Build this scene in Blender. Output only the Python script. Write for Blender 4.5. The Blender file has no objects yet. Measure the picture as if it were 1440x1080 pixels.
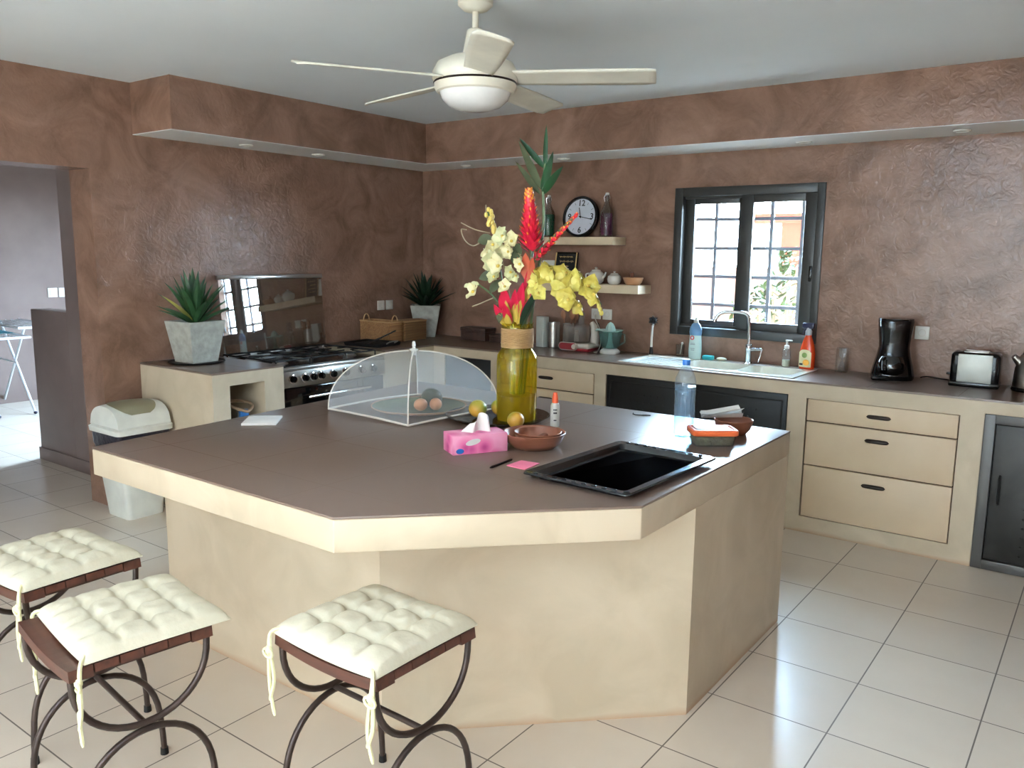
import bpy, bmesh, math, random
from mathutils import Vector, Matrix
random.seed(7)
PI = math.pi
SC = bpy.context.scene
COL = SC.collection
def R(a): return math.radians(a)

# ------------------------------------------------------------------ camera, world, sun, daylight, exposure
cam_d = bpy.data.cameras.new('camera'); cam = bpy.data.objects.new('camera', cam_d); COL.objects.link(cam)
SC.camera = cam
cam_d.sensor_fit = 'HORIZONTAL'; cam_d.sensor_width = 36.0
cam_d.lens = 36.0 * 1156.9 / 1440.0
cam_d.clip_start = 0.05
def aim_camera(loc, pitch, yaw, roll):
    pi, ya, ro = R(pitch), R(yaw), R(roll)
    F = Vector((-math.sin(ya) * math.cos(pi), math.cos(ya) * math.cos(pi), math.sin(pi)))
    Rt = Vector((math.cos(ya), math.sin(ya), 0)); U = Rt.cross(F)
    R2 = Rt * math.cos(ro) + U * math.sin(ro); U2 = -Rt * math.sin(ro) + U * math.cos(ro)
    M = Matrix((R2, U2, -F)).transposed().to_4x4(); M.translation = Vector(loc)
    cam.matrix_world = M
aim_camera((5.003, -5.4324, 1.6133), -9.018, 36.465, 0.650)

SC.view_settings.view_transform = 'Standard'; SC.view_settings.look = 'None'
SC.view_settings.gamma = 1.0; SC.view_settings.use_curve_mapping = False
SC.view_settings.exposure = 0.24
SC.cycles.use_denoising = True
SC.cycles.max_bounces = 12; SC.cycles.transparent_max_bounces = 24; SC.cycles.transmission_bounces = 12
SC.cycles.sample_clamp_indirect = 12.0
SC.cycles.caustics_reflective = False; SC.cycles.caustics_refractive = False

SKY_BRIGHT = 135.0
W = bpy.data.worlds.new('sky'); SC.world = W; W.use_nodes = True
wn = W.node_tree.nodes; wl = W.node_tree.links
bg = wn['Background']
# clear sky, brightest on the sunny garden side (+y), dimmer on the shaded side
tc = wn.new('ShaderNodeTexCoord'); sx = wn.new('ShaderNodeSeparateXYZ')
wl.new(tc.outputs['Generated'], sx.inputs[0])
wr = wn.new('ShaderNodeValToRGB'); wl.new(sx.outputs['Z'], wr.inputs[0]); wm = wn.new('ShaderNodeMix'); wm.data_type = 'RGBA'; wm.inputs[6].default_value = (1.0, 0.97, 0.93, 1); wl.new(wr.outputs[0], wm.inputs[7]); wl.new(wm.outputs[2], bg.inputs[0])
wr.color_ramp.elements[0].position = 0.0; wr.color_ramp.elements[0].color = (0.64, 0.83, 1.0, 1)
wr.color_ramp.elements[1].position = 0.7; wr.color_ramp.elements[1].color = (0.48, 0.73, 1.0, 1)
ws = wn.new('ShaderNodeMapRange'); ws.interpolation_type = 'SMOOTHSTEP'; wl.new(sx.outputs['Y'], ws.inputs[0])
ws.inputs[1].default_value = -0.1; ws.inputs[2].default_value = 0.5; ws.inputs[3].default_value = 3.0; ws.inputs[4].default_value = SKY_BRIGHT
wl.new(ws.outputs[0], bg.inputs[1])
wc = wn.new('ShaderNodeMapRange'); wl.new(sx.outputs['Y'], wc.inputs[0]); wc.inputs[1].default_value = -0.1; wc.inputs[2].default_value = 0.3; wl.new(wc.outputs[0], wm.inputs[0])

sun_d = bpy.data.lights.new('sun', 'SUN'); sun = bpy.data.objects.new('sun', sun_d); COL.objects.link(sun)
sun_d.energy = 8.0; sun_d.angle = R(0.6); sun_d.color = (1.0, 0.97, 0.93)
sun.rotation_euler = Vector((-0.60, -0.38, -1.0)).to_track_quat('-Z', 'Y').to_euler()

def day_area(name, loc, direction, sx_, sy_, power, color):
    d = bpy.data.lights.new(name, 'AREA'); o = bpy.data.objects.new(name, d); COL.objects.link(o)
    d.shape = 'RECTANGLE'; d.size = sx_; d.size_y = sy_; d.energy = power; d.color = color
    o.location = loc; o.rotation_euler = Vector(direction).to_track_quat('-Z', 'Z').to_euler()
    return o
# daylight coming in through the patio doorway behind the camera, the hall doorway and the kitchen window
day_area('patio_daylight', (3.3, -8.0, 1.15), (0, 1, 0.1), 1.1, 1.5, 24, (0.97, 0.98, 1.0))
def portal(name, loc, direction, sx_, sy_):
    o = day_area(name, loc, direction, sx_, sy_, 1, (1, 1, 1)); o.data.cycles.is_portal = True
portal('added_rooflight_portal', (4.3, -6.1, 2.70), (0, 0, -1), 2.4, 2.6)  # guides sky light through the added, unseen roof opening
portal('hall_portal', (-2.1, 0.22, 1.4), (0, -1, 0), 1.1, 1.5)
portal('window_portal', (2.915, 0.3, 1.566), (0, -1, 0), 1.05, 1.05)

# ------------------------------------------------------------------ materials
def lin(c):
    return tuple(((x / 255.0) / 12.92 if x / 255.0 <= 0.04045 else ((x / 255.0 + 0.055) / 1.055) ** 2.4) for x in c) + (1,)
def new_mat(name):
    m = bpy.data.materials.new(name); m.use_nodes = True
    nt = m.node_tree; b = nt.nodes['Principled BSDF']
    return m, nt, b
def N(nt, t, **kw):
    n = nt.nodes.new(t)
    for k, v in kw.items(): setattr(n, k, v)
    return n
def mat(name, c, rough=0.5, metal=0.0, c2=None, scale=8.0, detail=4.0, bump=0.0, bscale=None, spec=0.5, coord='Object', stretch=None, dist=0.0, coat=0.0, sss=0.0, rvar=0.0):
    m, nt, b = new_mat(name)
    b.inputs['Base Color'].default_value = lin(c); b.inputs['Roughness'].default_value = rough
    b.inputs['Metallic'].default_value = metal; b.inputs['Specular IOR Level'].default_value = spec
    b.inputs['Coat Weight'].default_value = coat
    if c2 is None: c2 = tuple(max(0, x * 0.93) for x in c)
    t = N(nt, 'ShaderNodeTexCoord'); mp = N(nt, 'ShaderNodeMapping')
    nt.links.new(t.outputs[coord], mp.inputs[0])
    if stretch: mp.inputs['Scale'].default_value = stretch
    nz = N(nt, 'ShaderNodeTexNoise'); nz.inputs['Scale'].default_value = scale; nz.inputs['Detail'].default_value = detail; nz.inputs['Distortion'].default_value = dist
    nt.links.new(mp.outputs[0], nz.inputs['Vector'])
    rp = N(nt, 'ShaderNodeValToRGB'); rp.color_ramp.elements[0].position = 0.32; rp.color_ramp.elements[1].position = 0.68
    rp.color_ramp.elements[0].color = lin(c2); rp.color_ramp.elements[1].color = lin(c)
    nt.links.new(nz.outputs['Fac'], rp.inputs[0]); nt.links.new(rp.outputs[0], b.inputs['Base Color'])
    if rvar:
        mr = N(nt, 'ShaderNodeMapRange'); mr.inputs[3].default_value = rough - rvar; mr.inputs[4].default_value = rough + rvar
        nt.links.new(nz.outputs['Fac'], mr.inputs[0]); nt.links.new(mr.outputs[0], b.inputs['Roughness'])
    if bump:
        n2 = N(nt, 'ShaderNodeTexNoise'); n2.inputs['Scale'].default_value = bscale or scale * 3; n2.inputs['Detail'].default_value = 5
        n2.inputs['Distortion'].default_value = dist
        nt.links.new(mp.outputs[0], n2.inputs['Vector'])
        bp = N(nt, 'ShaderNodeBump'); bp.inputs['Strength'].default_value = bump; bp.inputs['Distance'].default_value = 0.01
        nt.links.new(n2.outputs['Fac'], bp.inputs['Height']); nt.links.new(bp.outputs[0], b.inputs['Normal'])
    return m
def tile_mat(name, c, c2, grout, t, ox, oy, g, rough, bump=0.0, spec=0.5, gmix=1.0):
    m, nt, b = new_mat(name); L = nt.links
    geo = N(nt, 'ShaderNodeNewGeometry'); s = N(nt, 'ShaderNodeSeparateXYZ'); L.new(geo.outputs['Position'], s.inputs[0])
    def mth(op, a, v=None, v2=None):
        n = N(nt, 'ShaderNodeMath', operation=op)
        if hasattr(a, 'is_output'): L.new(a, n.inputs[0])
        else: n.inputs[0].default_value = a
        if v is not None:
            if hasattr(v, 'is_output'): L.new(v, n.inputs[1])
            else: n.inputs[1].default_value = v
        return n.outputs[0]
    ed, fl = [], []
    for ax, o in (('X', ox), ('Y', oy)):
        q = mth('DIVIDE', mth('SUBTRACT', s.outputs[ax], o), t)
        f = mth('FRACT', q); fl.append(mth('FLOOR', q))
        ed.append(mth('MINIMUM', f, mth('SUBTRACT', 1.0, f)))
    e = mth('LESS_THAN', mth('MULTIPLY', mth('MINIMUM', ed[0], ed[1]), t), g / 2)
    e2 = mth('MULTIPLY', e, gmix)
    cb = N(nt, 'ShaderNodeCombineXYZ'); L.new(fl[0], cb.inputs[0]); L.new(fl[1], cb.inputs[1])
    wnz = N(nt, 'ShaderNodeTexWhiteNoise'); L.new(cb.outputs[0], wnz.inputs['Vector'])
    nz = N(nt, 'ShaderNodeTexNoise'); nz.inputs['Scale'].default_value = 5; nz.inputs['Detail'].default_value = 6; L.new(geo.outputs['Position'], nz.inputs['Vector'])
    mixf = mth('ADD', mth('MULTIPLY', wnz.outputs['Value'], 0.4), mth('MULTIPLY', nz.outputs['Fac'], 0.6))
    mx = N(nt, 'ShaderNodeMix', data_type='RGBA'); L.new(mixf, mx.inputs[0]); mx.inputs[6].default_value = lin(c2); mx.inputs[7].default_value = lin(c)
    mg = N(nt, 'ShaderNodeMix', data_type='RGBA'); L.new(e2, mg.inputs[0]); L.new(mx.outputs[2], mg.inputs[6]); mg.inputs[7].default_value = lin(grout)
    L.new(mg.outputs[2], b.inputs['Base Color'])
    b.inputs['Specular IOR Level'].default_value = spec
    mr = N(nt, 'ShaderNodeMapRange'); L.new(nz.outputs['Fac'], mr.inputs[0]); mr.inputs[3].default_value = rough - 0.01; mr.inputs[4].default_value = rough + 0.02
    rr = mth('ADD', mr.outputs[0], mth('MULTIPLY', e, 0.3)); L.new(rr, b.inputs['Roughness'])
    h = mth('SUBTRACT', 0.5, e)
    bp = N(nt, 'ShaderNodeBump'); bp.inputs['Strength'].default_value = 0.25; bp.inputs['Distance'].default_value = 0.003
    L.new(h, bp.inputs['Height']); L.new(bp.outputs[0], b.inputs['Normal'])
    return m
def tadelakt(name, ca, cb_, cc, rough=0.228, bump=0.32):
    m, nt, b = new_mat(name); L = nt.links
    geo = N(nt, 'ShaderNodeNewGeometry')
    n1 = N(nt, 'ShaderNodeTexNoise'); n1.inputs['Scale'].default_value = 3.0; n1.inputs['Detail'].default_value = 10; n1.inputs['Roughness'].default_value = 0.66; n1.inputs['Distortion'].default_value = 0.9
    L.new(geo.outputs['Position'], n1.inputs['Vector'])
    rp = N(nt, 'ShaderNodeValToRGB'); els = rp.color_ramp.elements
    els[0].position = 0.33; els[0].color = lin(cb_); els[1].position = 0.70; els[1].color = lin(cc)
    e = els.new(0.5); e.color = lin(ca)
    L.new(n1.outputs['Fac'], rp.inputs[0]); L.new(rp.outputs[0], b.inputs['Base Color'])
    n2 = N(nt, 'ShaderNodeTexNoise'); n2.inputs['Scale'].default_value = 17; n2.inputs['Detail'].default_value = 5; n2.inputs['Distortion'].default_value = 1.8
    L.new(geo.outputs['Position'], n2.inputs['Vector'])
    n3 = N(nt, 'ShaderNodeTexNoise'); n3.inputs['Scale'].default_value = 2.3; n3.inputs['Detail'].default_value = 3
    L.new(geo.outputs['Position'], n3.inputs['Vector'])
    ad = N(nt, 'ShaderNodeMath', operation='MULTIPLY_ADD'); ad.inputs[1].default_value = 0.35; L.new(n2.outputs['Fac'], ad.inputs[0]); L.new(n3.outputs['Fac'], ad.inputs[2])
    bp = N(nt, 'ShaderNodeBump'); bp.inputs['Strength'].default_value = bump; bp.inputs['Distance'].default_value = 0.03
    L.new(ad.outputs[0], bp.inputs['Height']); L.new(bp.outputs[0], b.inputs['Normal'])
    mr = N(nt, 'ShaderNodeMapRange'); L.new(n2.outputs['Fac'], mr.inputs[0]); mr.inputs[3].default_value = rough - 0.04; mr.inputs[4].default_value = rough + 0.04
    L.new(mr.outputs[0], b.inputs['Roughness']); b.inputs['Specular IOR Level'].default_value = 0.3
    return m
def plaster(name, ca, cb_, stain, rough=0.55):
    # cream plaster with faint clouding and an irregular rusty splash line low down
    m, nt, b = new_mat(name); L = nt.links
    geo = N(nt, 'ShaderNodeNewGeometry')
    n1 = N(nt, 'ShaderNodeTexNoise'); n1.inputs['Scale'].default_value = 3.5; n1.inputs['Detail'].default_value = 7; n1.inputs['Distortion'].default_value = 0.8
    L.new(geo.outputs['Position'], n1.inputs['Vector'])
    rp = N(nt, 'ShaderNodeValToRGB'); els = rp.color_ramp.elements
    els[0].position = 0.35; els[0].color = lin(cb_); els[1].position = 0.65; els[1].color = lin(ca)
    L.new(n1.outputs['Fac'], rp.inputs[0])
    s = N(nt, 'ShaderNodeSeparateXYZ'); L.new(geo.outputs['Position'], s.inputs[0])
    ma = N(nt, 'ShaderNodeMath', operation='MULTIPLY_ADD'); ma.inputs[1].default_value = 0.09; L.new(n1.outputs['Fac'], ma.inputs[0]); ma.inputs[2].default_value = -0.02
    mr = N(nt, 'ShaderNodeMapRange'); mr.inputs[1].default_value = 0.0; L.new(s.outputs['Z'], mr.inputs[0]); L.new(ma.outputs[0], mr.inputs[2]); mr.inputs[3].default_value = 0.6; mr.inputs[4].default_value = 0.0
    mx = N(nt, 'ShaderNodeMix', data_type='RGBA'); L.new(mr.outputs[0], mx.inputs[0]); L.new(rp.outputs[0], mx.inputs[6]); mx.inputs[7].default_value = lin(stain)
    L.new(mx.outputs[2], b.inputs['Base Color'])
    b.inputs['Roughness'].default_value = rough
    bp = N(nt, 'ShaderNodeBump'); bp.inputs['Strength'].default_value = 0.08; bp.inputs['Distance'].default_value = 0.01
    L.new(n1.outputs['Fac'], bp.inputs['Height']); L.new(bp.outputs[0], b.inputs['Normal'])
    return m
def thin_glass(name, tint, refl=0.08, rough=0.02, haze=0.0, hazec=(255, 255, 255)):
    m = bpy.data.materials.new(name); m.use_nodes = True; nt = m.node_tree; L = nt.links
    nt.nodes.remove(nt.nodes['Principled BSDF']); out = nt.nodes['Material Output']
    tr = N(nt, 'ShaderNodeBsdfTransparent'); tr.inputs[0].default_value = lin(tint)
    gl = N(nt, 'ShaderNodeBsdfGlossy'); gl.inputs['Roughness'].default_value = rough
    lw = N(nt, 'ShaderNodeLayerWeight'); lw.inputs[0].default_value = 0.35
    mr = N(nt, 'ShaderNodeMapRange'); L.new(lw.outputs['Facing'], mr.inputs[0]); mr.inputs[3].default_value = refl; mr.inputs[4].default_value = min(1, refl * 6)
    base = tr.outputs[0]
    if haze:
        df = N(nt, 'ShaderNodeBsdfDiffuse'); df.inputs[0].default_value = lin(hazec)
        tl = N(nt, 'ShaderNodeBsdfTranslucent'); tl.inputs[0].default_value = lin(hazec)
        m2 = N(nt, 'ShaderNodeMixShader'); m2.inputs[0].default_value = 0.4; L.new(df.outputs[0], m2.inputs[1]); L.new(tl.outputs[0], m2.inputs[2])
        m1 = N(nt, 'ShaderNodeMixShader'); m1.inputs[0].default_value = haze; L.new(tr.outputs[0], m1.inputs[1]); L.new(m2.outputs[0], m1.inputs[2])
        base = m1.outputs[0]
    mx = N(nt, 'ShaderNodeMixShader'); L.new(mr.outputs[0], mx.inputs[0]); L.new(base, mx.inputs[1]); L.new(gl.outputs[0], mx.inputs[2])
    L.new(mx.outputs[0], out.inputs[0])
    return m
def refr(name, c, ior=1.45, rough=0.0):
    m, nt, b = new_mat(name); b.inputs['Base Color'].default_value = lin(c); b.inputs['Transmission Weight'].default_value = 1.0
    b.inputs['IOR'].default_value = ior; b.inputs['Roughness'].default_value = rough
    return m
def weave(name, c, c2, sx_, sz_):
    m, nt, b = new_mat(name); L = nt.links
    t = N(nt, 'ShaderNodeTexCoord'); mp = N(nt, 'ShaderNodeMapping'); L.new(t.outputs['Object'], mp.inputs[0])
    mp.inputs['Rotation'].default_value = (R(90), 0, R(45))
    br = N(nt, 'ShaderNodeTexBrick'); br.inputs['Scale'].default_value = sx_; br.inputs['Color1'].default_value = lin(c); br.inputs['Color2'].default_value = lin(c2)
    br.inputs['Mortar'].default_value = lin(tuple(x * .55 for x in c)); br.inputs['Mortar Size'].default_value = 0.05; br.inputs['Bias'].default_value = 0.0
    L.new(mp.outputs[0], br.inputs['Vector']); L.new(br.outputs['Color'], b.inputs['Base Color'])
    bp = N(nt, 'ShaderNodeBump'); bp.inputs['Strength'].default_value = 0.6; bp.inputs['Distance'].default_value = 0.004
    L.new(br.outputs['Fac'], bp.inputs['Height']); bp.invert = True; L.new(bp.outputs[0], b.inputs['Normal']); b.inputs['Roughness'].default_value = 0.7
    return m
M = {}
M['wall'] = tadelakt('brown_tadelakt', (127, 95, 78), (105, 77, 61), (144, 111, 93))
M['hallwall'] = mat('mauve_plaster', (122, 104, 98), 0.6, c2=(112, 94, 88), scale=3, coord='Object', bump=.05)
M['palewall'] = mat('pale_cream_plaster', (222, 212, 198), 0.6, c2=(212, 200, 186), scale=3)
M['ceil'] = mat('ceiling_paint', (232, 239, 242), 0.7, c2=(226, 233, 236), scale=1.2, coord='Object')
M['soffit'] = mat('soffit_white_paint', (238, 240, 238), 0.5, c2=(232, 234, 232), scale=2)
M['floor'] = tile_mat('beige_floor_tile', (220, 208, 193), (204, 191, 176), (100, 88, 80), 0.4141, 3.9211, -1.4476, 0.005, 0.24)
M['top'] = tile_mat('brown_worktop_tile', (108, 89, 78), (103, 85, 74), (126, 110, 98), 0.452, 3.905, -1.92, 0.003, 0.295, gmix=0.3)
M['cream'] = plaster('cream_plaster', (194, 177, 153), (178, 161, 137), (162, 120, 86))
M['creamwood'] = mat('cream_drawer_front', (206, 183, 154), 0.5, c2=(196, 172, 143), scale=3)
M['drawer_hole'] = mat('drawer_gap_brown', (74, 50, 34), 0.8)
M['shelfc'] = mat('shelf_cream', (212, 190, 158), 0.5)
M['blackmetal'] = mat('black_metal_sheet', (20, 18, 18), 0.45, c2=(15, 14, 13), metal=0.0, spec=.3, scale=6)
M['greymetal'] = mat('dark_grey_metal', (58, 56, 54), 0.40, c2=(40, 39, 38), metal=0.6, scale=5, dist=1, rvar=.1)
M['greyframe'] = mat('grey_metal_frame', (82, 79, 76), 0.45, metal=0.4, scale=5)
M['darkiron'] = mat('dark_iron', (44, 34, 30), 0.4, metal=0.6)
M['alu_dark'] = mat('dark_window_frame', (52, 50, 47), 0.38, metal=0.35)
M['steel'] = mat('brushed_steel', (176, 172, 166), 0.28, metal=1.0, scale=30, stretch=(1, .05, 1))
M['satin'] = mat('satin_steel', (206, 208, 200), 0.5, metal=0.5)
M['chrome'] = mat('chrome', (215, 216, 218), 0.08, metal=1.0)
M['black'] = mat('black_plastic', (8, 8, 9), 0.14, spec=.35)
M['blackmatte'] = mat('black_matte', (15, 14, 14), 0.55, spec=.3)
M['enamel'] = mat('black_enamel', (12, 14, 18), 0.24, coat=0.3)
M['ovenglass'] = mat('oven_black_glass', (8, 8, 9), 0.06, coat=0.5)
M['lidglass'] = thin_glass('lid_glass', (235, 235, 232), 0.10, 0.01)
M['pane'] = thin_glass('window_pane', (250, 252, 252), 0.06, 0.0)
M['white'] = mat('white_plastic', (232, 230, 222), 0.35)
M['offwhite'] = mat('cream_white_enamel', (232, 226, 208), 0.3)
M['blade'] = mat('fan_blade_cream', (226, 222, 206), 0.4)
M['opal'] = mat('opal_glass', (240, 240, 236), 0.15)
M['ceramic'] = mat('white_ceramic', (226, 224, 216), 0.15)
M['sink'] = mat('pale_resin_sink', (230, 226, 212), 0.14, coat=0.3)
M['concrete'] = mat('grey_planter_concrete', (172, 170, 160), 0.75, c2=(148, 146, 136), scale=22, bump=.2)
M['leaf'] = mat('agave_leaf', (52, 88, 50), 0.4, c2=(34, 62, 36), scale=9)
M['leafdark'] = mat('dark_leaf', (24, 46, 28), 0.5, c2=(16, 34, 20), scale=9, spec=.25)
M['leafyellow'] = mat('yellowed_leaf', (170, 160, 80), 0.5)
M['lily'] = mat('glossy_green_leaf', (22, 62, 28), 0.5, c2=(14, 42, 20), scale=12, spec=.25)
M['leafgrey'] = mat('grey_green_leaf', (78, 82, 56), 0.6, c2=(60, 64, 42), scale=12, spec=.25)
M['stem'] = mat('green_stem', (74, 92, 48), 0.5)
M['twig'] = mat('dry_twig', (150, 132, 104), 0.7)
M['redpetal'] = mat('red_bract', (222, 40, 58), 0.4, c2=(200, 26, 60), scale=20)
M['pinkred'] = mat('crimson_bract', (206, 34, 66), 0.4)
M['orangetip'] = mat('orange_tip', (250, 150, 54), 0.4)
M['yellowedge'] = mat('yellow_green_edge', (206, 176, 80), 0.45)
M['rust'] = mat('rust_bract', (176, 76, 44), 0.5)
M['whitepetal'] = mat('cream_petal', (226, 218, 176), 0.5, c2=(210, 200, 148), scale=25)
M['greenwhite'] = mat('green_white_petal', (200, 198, 150), 0.5)
M['yelpetal'] = mat('yellow_orchid_petal', (192, 176, 82), 0.5, c2=(166, 148, 60), scale=22)
M['yelpetal2'] = mat('pale_yellow_orchid_petal', (208, 196, 106), 0.5, c2=(186, 172, 80), scale=22)
M['wood'] = mat('dark_stool_wood', (84, 46, 33), 0.42, c2=(60, 32, 22), scale=6, stretch=(1, 8, 8), detail=6)
M['bowlwood'] = mat('red_brown_wood', (136, 84, 62), 0.4, c2=(116, 66, 46), scale=5, stretch=(1, 1, 6))
M['palewood'] = mat('pale_wood', (186, 136, 96), 0.5, c2=(164, 114, 78), scale=6, stretch=(1, 1, 5))
M['darkwood'] = mat('dark_carved_wood', (70, 46, 36), 0.5, c2=(46, 30, 24), scale=18, bump=.4)
M['spoonwood'] = mat('spoon_wood', (150, 98, 66), 0.5)
M['cushion'] = mat('cream_cotton', (206, 201, 181), 0.85, c2=(196, 190, 168), scale=6, bump=.15, bscale=60)
M['tie'] = mat('pale_tie_ribbon', (226, 224, 180), 0.85)
M['iron'] = mat('stool_iron', (66, 52, 46), 0.4, c2=(48, 38, 34), metal=0.5, scale=20)
M['basket'] = weave('woven_seagrass', (196, 142, 90), (160, 108, 64), 34, 1)
M['baskethandle'] = mat('basket_rope', (188, 146, 100), 0.8)
M['net'] = thin_glass('white_food_net', (255, 255, 255), 0.0, 0.6, haze=0.25, hazec=(235, 238, 240))
M['piping'] = mat('white_piping', (226, 218, 206), 0.7)
M['vaseglass'] = None
M['jute'] = mat('jute_cord', (196, 160, 112), 0.85, c2=(172, 136, 90), scale=30, stretch=(1, 1, 12), bump=.5, bscale=60)
M['smokeglass'] = thin_glass('smoked_plate_glass', (176, 166, 158), 0.06, 0.02)
M['lime'] = mat('green_orange_peel', (206, 150, 58), 0.4, c2=(112, 142, 48), scale=9, detail=1.5, bump=.08, bscale=180)
M['avocado'] = mat('avocado_skin', (50, 62, 36), 0.5, bump=.3, bscale=120)
M['egg'] = mat('brown_egg', (206, 142, 100), 0.45)
M['platter'] = mat('olive_glaze', (88, 102, 74), 0.3, c2=(74, 88, 62), scale=6)
M['platterrim'] = mat('clay_rim', (196, 156, 128), 0.6)
M['paper'] = mat('white_paper', (240, 240, 238), 0.7)
M['pinknote'] = mat('pink_note', (238, 120, 150), 0.7)
M['orange'] = mat('orange_plastic', (236, 92, 46), 0.35)
M['orangelid'] = mat('orange_lid', (226, 106, 58), 0.35)
M['clearpl'] = thin_glass('clear_plastic', (236, 240, 240), 0.05, 0.05, haze=0.08)
M['water'] = thin_glass('water', (222, 238, 246), 0.05, 0.03, haze=0.12, hazec=(210, 232, 246))
M['pet'] = thin_glass('pet_bottle', (240, 246, 250), 0.05, 0.06, haze=0.08, hazec=(215, 232, 245))
M['bluecap'] = mat('blue_cap', (40, 104, 178), 0.35)
M['pasta'] = mat('greenish_leftovers', (150, 140, 102), 0.7, c2=(96, 88, 58), scale=40, bump=.5)
M['teal'] = mat('teal_sponge', (46, 160, 166), 0.8, bump=.3, bscale=150)
M['soap'] = mat('cream_soap', (236, 230, 200), 0.4)
M['dishbody'] = mat('pale_aqua_liquid_bottle', (206, 228, 222), 0.25)
M['dishblue'] = mat('blue_sleeve', (112, 150, 188), 0.35)
M['redmark'] = mat('red_mark', (206, 52, 66), 0.5)
M['greymark'] = mat('grey_print', (140, 148, 150), 0.6)
M['darkprint'] = mat('dark_print', (40, 40, 46), 0.6)
M['spraybody'] = mat('orange_red_cleaner', (206, 66, 28), 0.2)
M['spraylabel'] = mat('pale_label', (236, 226, 176), 0.5)
M['labelorange'] = mat('label_orange', (240, 168, 56), 0.5)
M['grass'] = mat('label_green', (120, 140, 70), 0.5)
M['trigger'] = mat('clear_grey_trigger', (170, 172, 176), 0.3)
M['navy'] = mat('navy_plastic', (24, 24, 52), 0.35)
M['greenliq'] = mat('green_liquid', (22, 96, 66), 0.12)
M['purpleliq'] = mat('purple_liquid', (86, 22, 70), 0.12)
M['clearglass'] = thin_glass('clear_glass', (236, 236, 234), 0.04, 0.02)
M['clockface'] = mat('clock_face', (216, 220, 230), 0.5)
M['smoke'] = thin_glass('smoky_bowl_plastic', (238, 236, 234), 0.04, 0.06, haze=.12, hazec=(214, 206, 202))
M['redpl'] = mat('dark_red_plastic', (150, 30, 40), 0.35)
M['greywhite'] = mat('warm_white_plastic', (220, 212, 200), 0.4)
M['mint'] = mat('mint_plastic', (196, 226, 214), 0.4)
M['tealclear'] = thin_glass('teal_clear_plastic', (222, 240, 238), 0.04, 0.05, haze=.16, hazec=(170, 214, 210))
M['carton'] = mat('pale_grey_carton', (198, 202, 194), 0.6)
M['gold'] = mat('gold_lettering', (206, 170, 110), 0.5)
M['bagdark'] = mat('dark_bin_bag', (30, 28, 40), 0.3, bump=.5, bscale=40)
M['binwhite'] = mat('bin_white_plastic', (232, 234, 226), 0.35)
M['olive'] = mat('olive_lid_flap', (140, 134, 108), 0.4)
M['terracotta'] = mat('terracotta_render', (226, 186, 170), 0.8, c2=(214, 166, 148), scale=2)
M['redrender'] = mat('red_render', (206, 104, 84), 0.8, c2=(190, 86, 68), scale=2)
M['ground'] = mat('pale_paving', (150, 138, 122), 0.8, c2=(126, 114, 100), scale=1.5)
M['bush'] = mat('bush_leaf', (64, 84, 36), 0.6, c2=(40, 62, 24), scale=6)
M['grille'] = mat('blue_grey_grille', (120, 134, 150), 0.5)
M['rackwhite'] = mat('rack_white_metal', (222, 228, 234), 0.35)
M['tealcloth'] = mat('teal_cloth', (40, 110, 124), 0.8)
M['hose'] = mat('tan_hose', (150, 120, 92), 0.5)
M['bluetag'] = mat('blue_valve', (52, 108, 168), 0.4)
M['spotlens'] = mat('frosted_lens', (236, 234, 226), 0.4)
M['fabricwhite'] = mat('tissue', (246, 244, 240), 0.9)
def pink_floral():
    m, nt, b = new_mat('pink_floral_card'); L = nt.links
    t = N(nt, 'ShaderNodeTexCoord'); v = N(nt, 'ShaderNodeTexVoronoi'); v.inputs['Scale'].default_value = 16; L.new(t.outputs['Object'], v.inputs['Vector'])
    rp = N(nt, 'ShaderNodeValToRGB'); els = rp.color_ramp.elements
    els[0].position = 0.1; els[0].color = lin((186, 62, 122)); els[1].position = 0.75; els[1].color = lin((240, 160, 190))
    e = els.new(0.35); e.color = lin((226, 110, 158))
    L.new(v.outputs['Distance'], rp.inputs[0]); L.new(rp.outputs[0], b.inputs['Base Color']); b.inputs['Roughness'].default_value = 0.45
    return m
M['tissuebox'] = pink_floral()
M['vaseglass'] = refr('yellow_glass', (226, 206, 60), 1.12)
M['vasewater'] = thin_glass('vase_water_yellow', (226, 214, 70), 0.03, 0.05, haze=.45, hazec=(226, 206, 40))
M['vaseglass'] = thin_glass('yellow_vase_glass', (240, 228, 120), 0.04, 0.03, haze=.10, hazec=(226, 214, 60))

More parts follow.
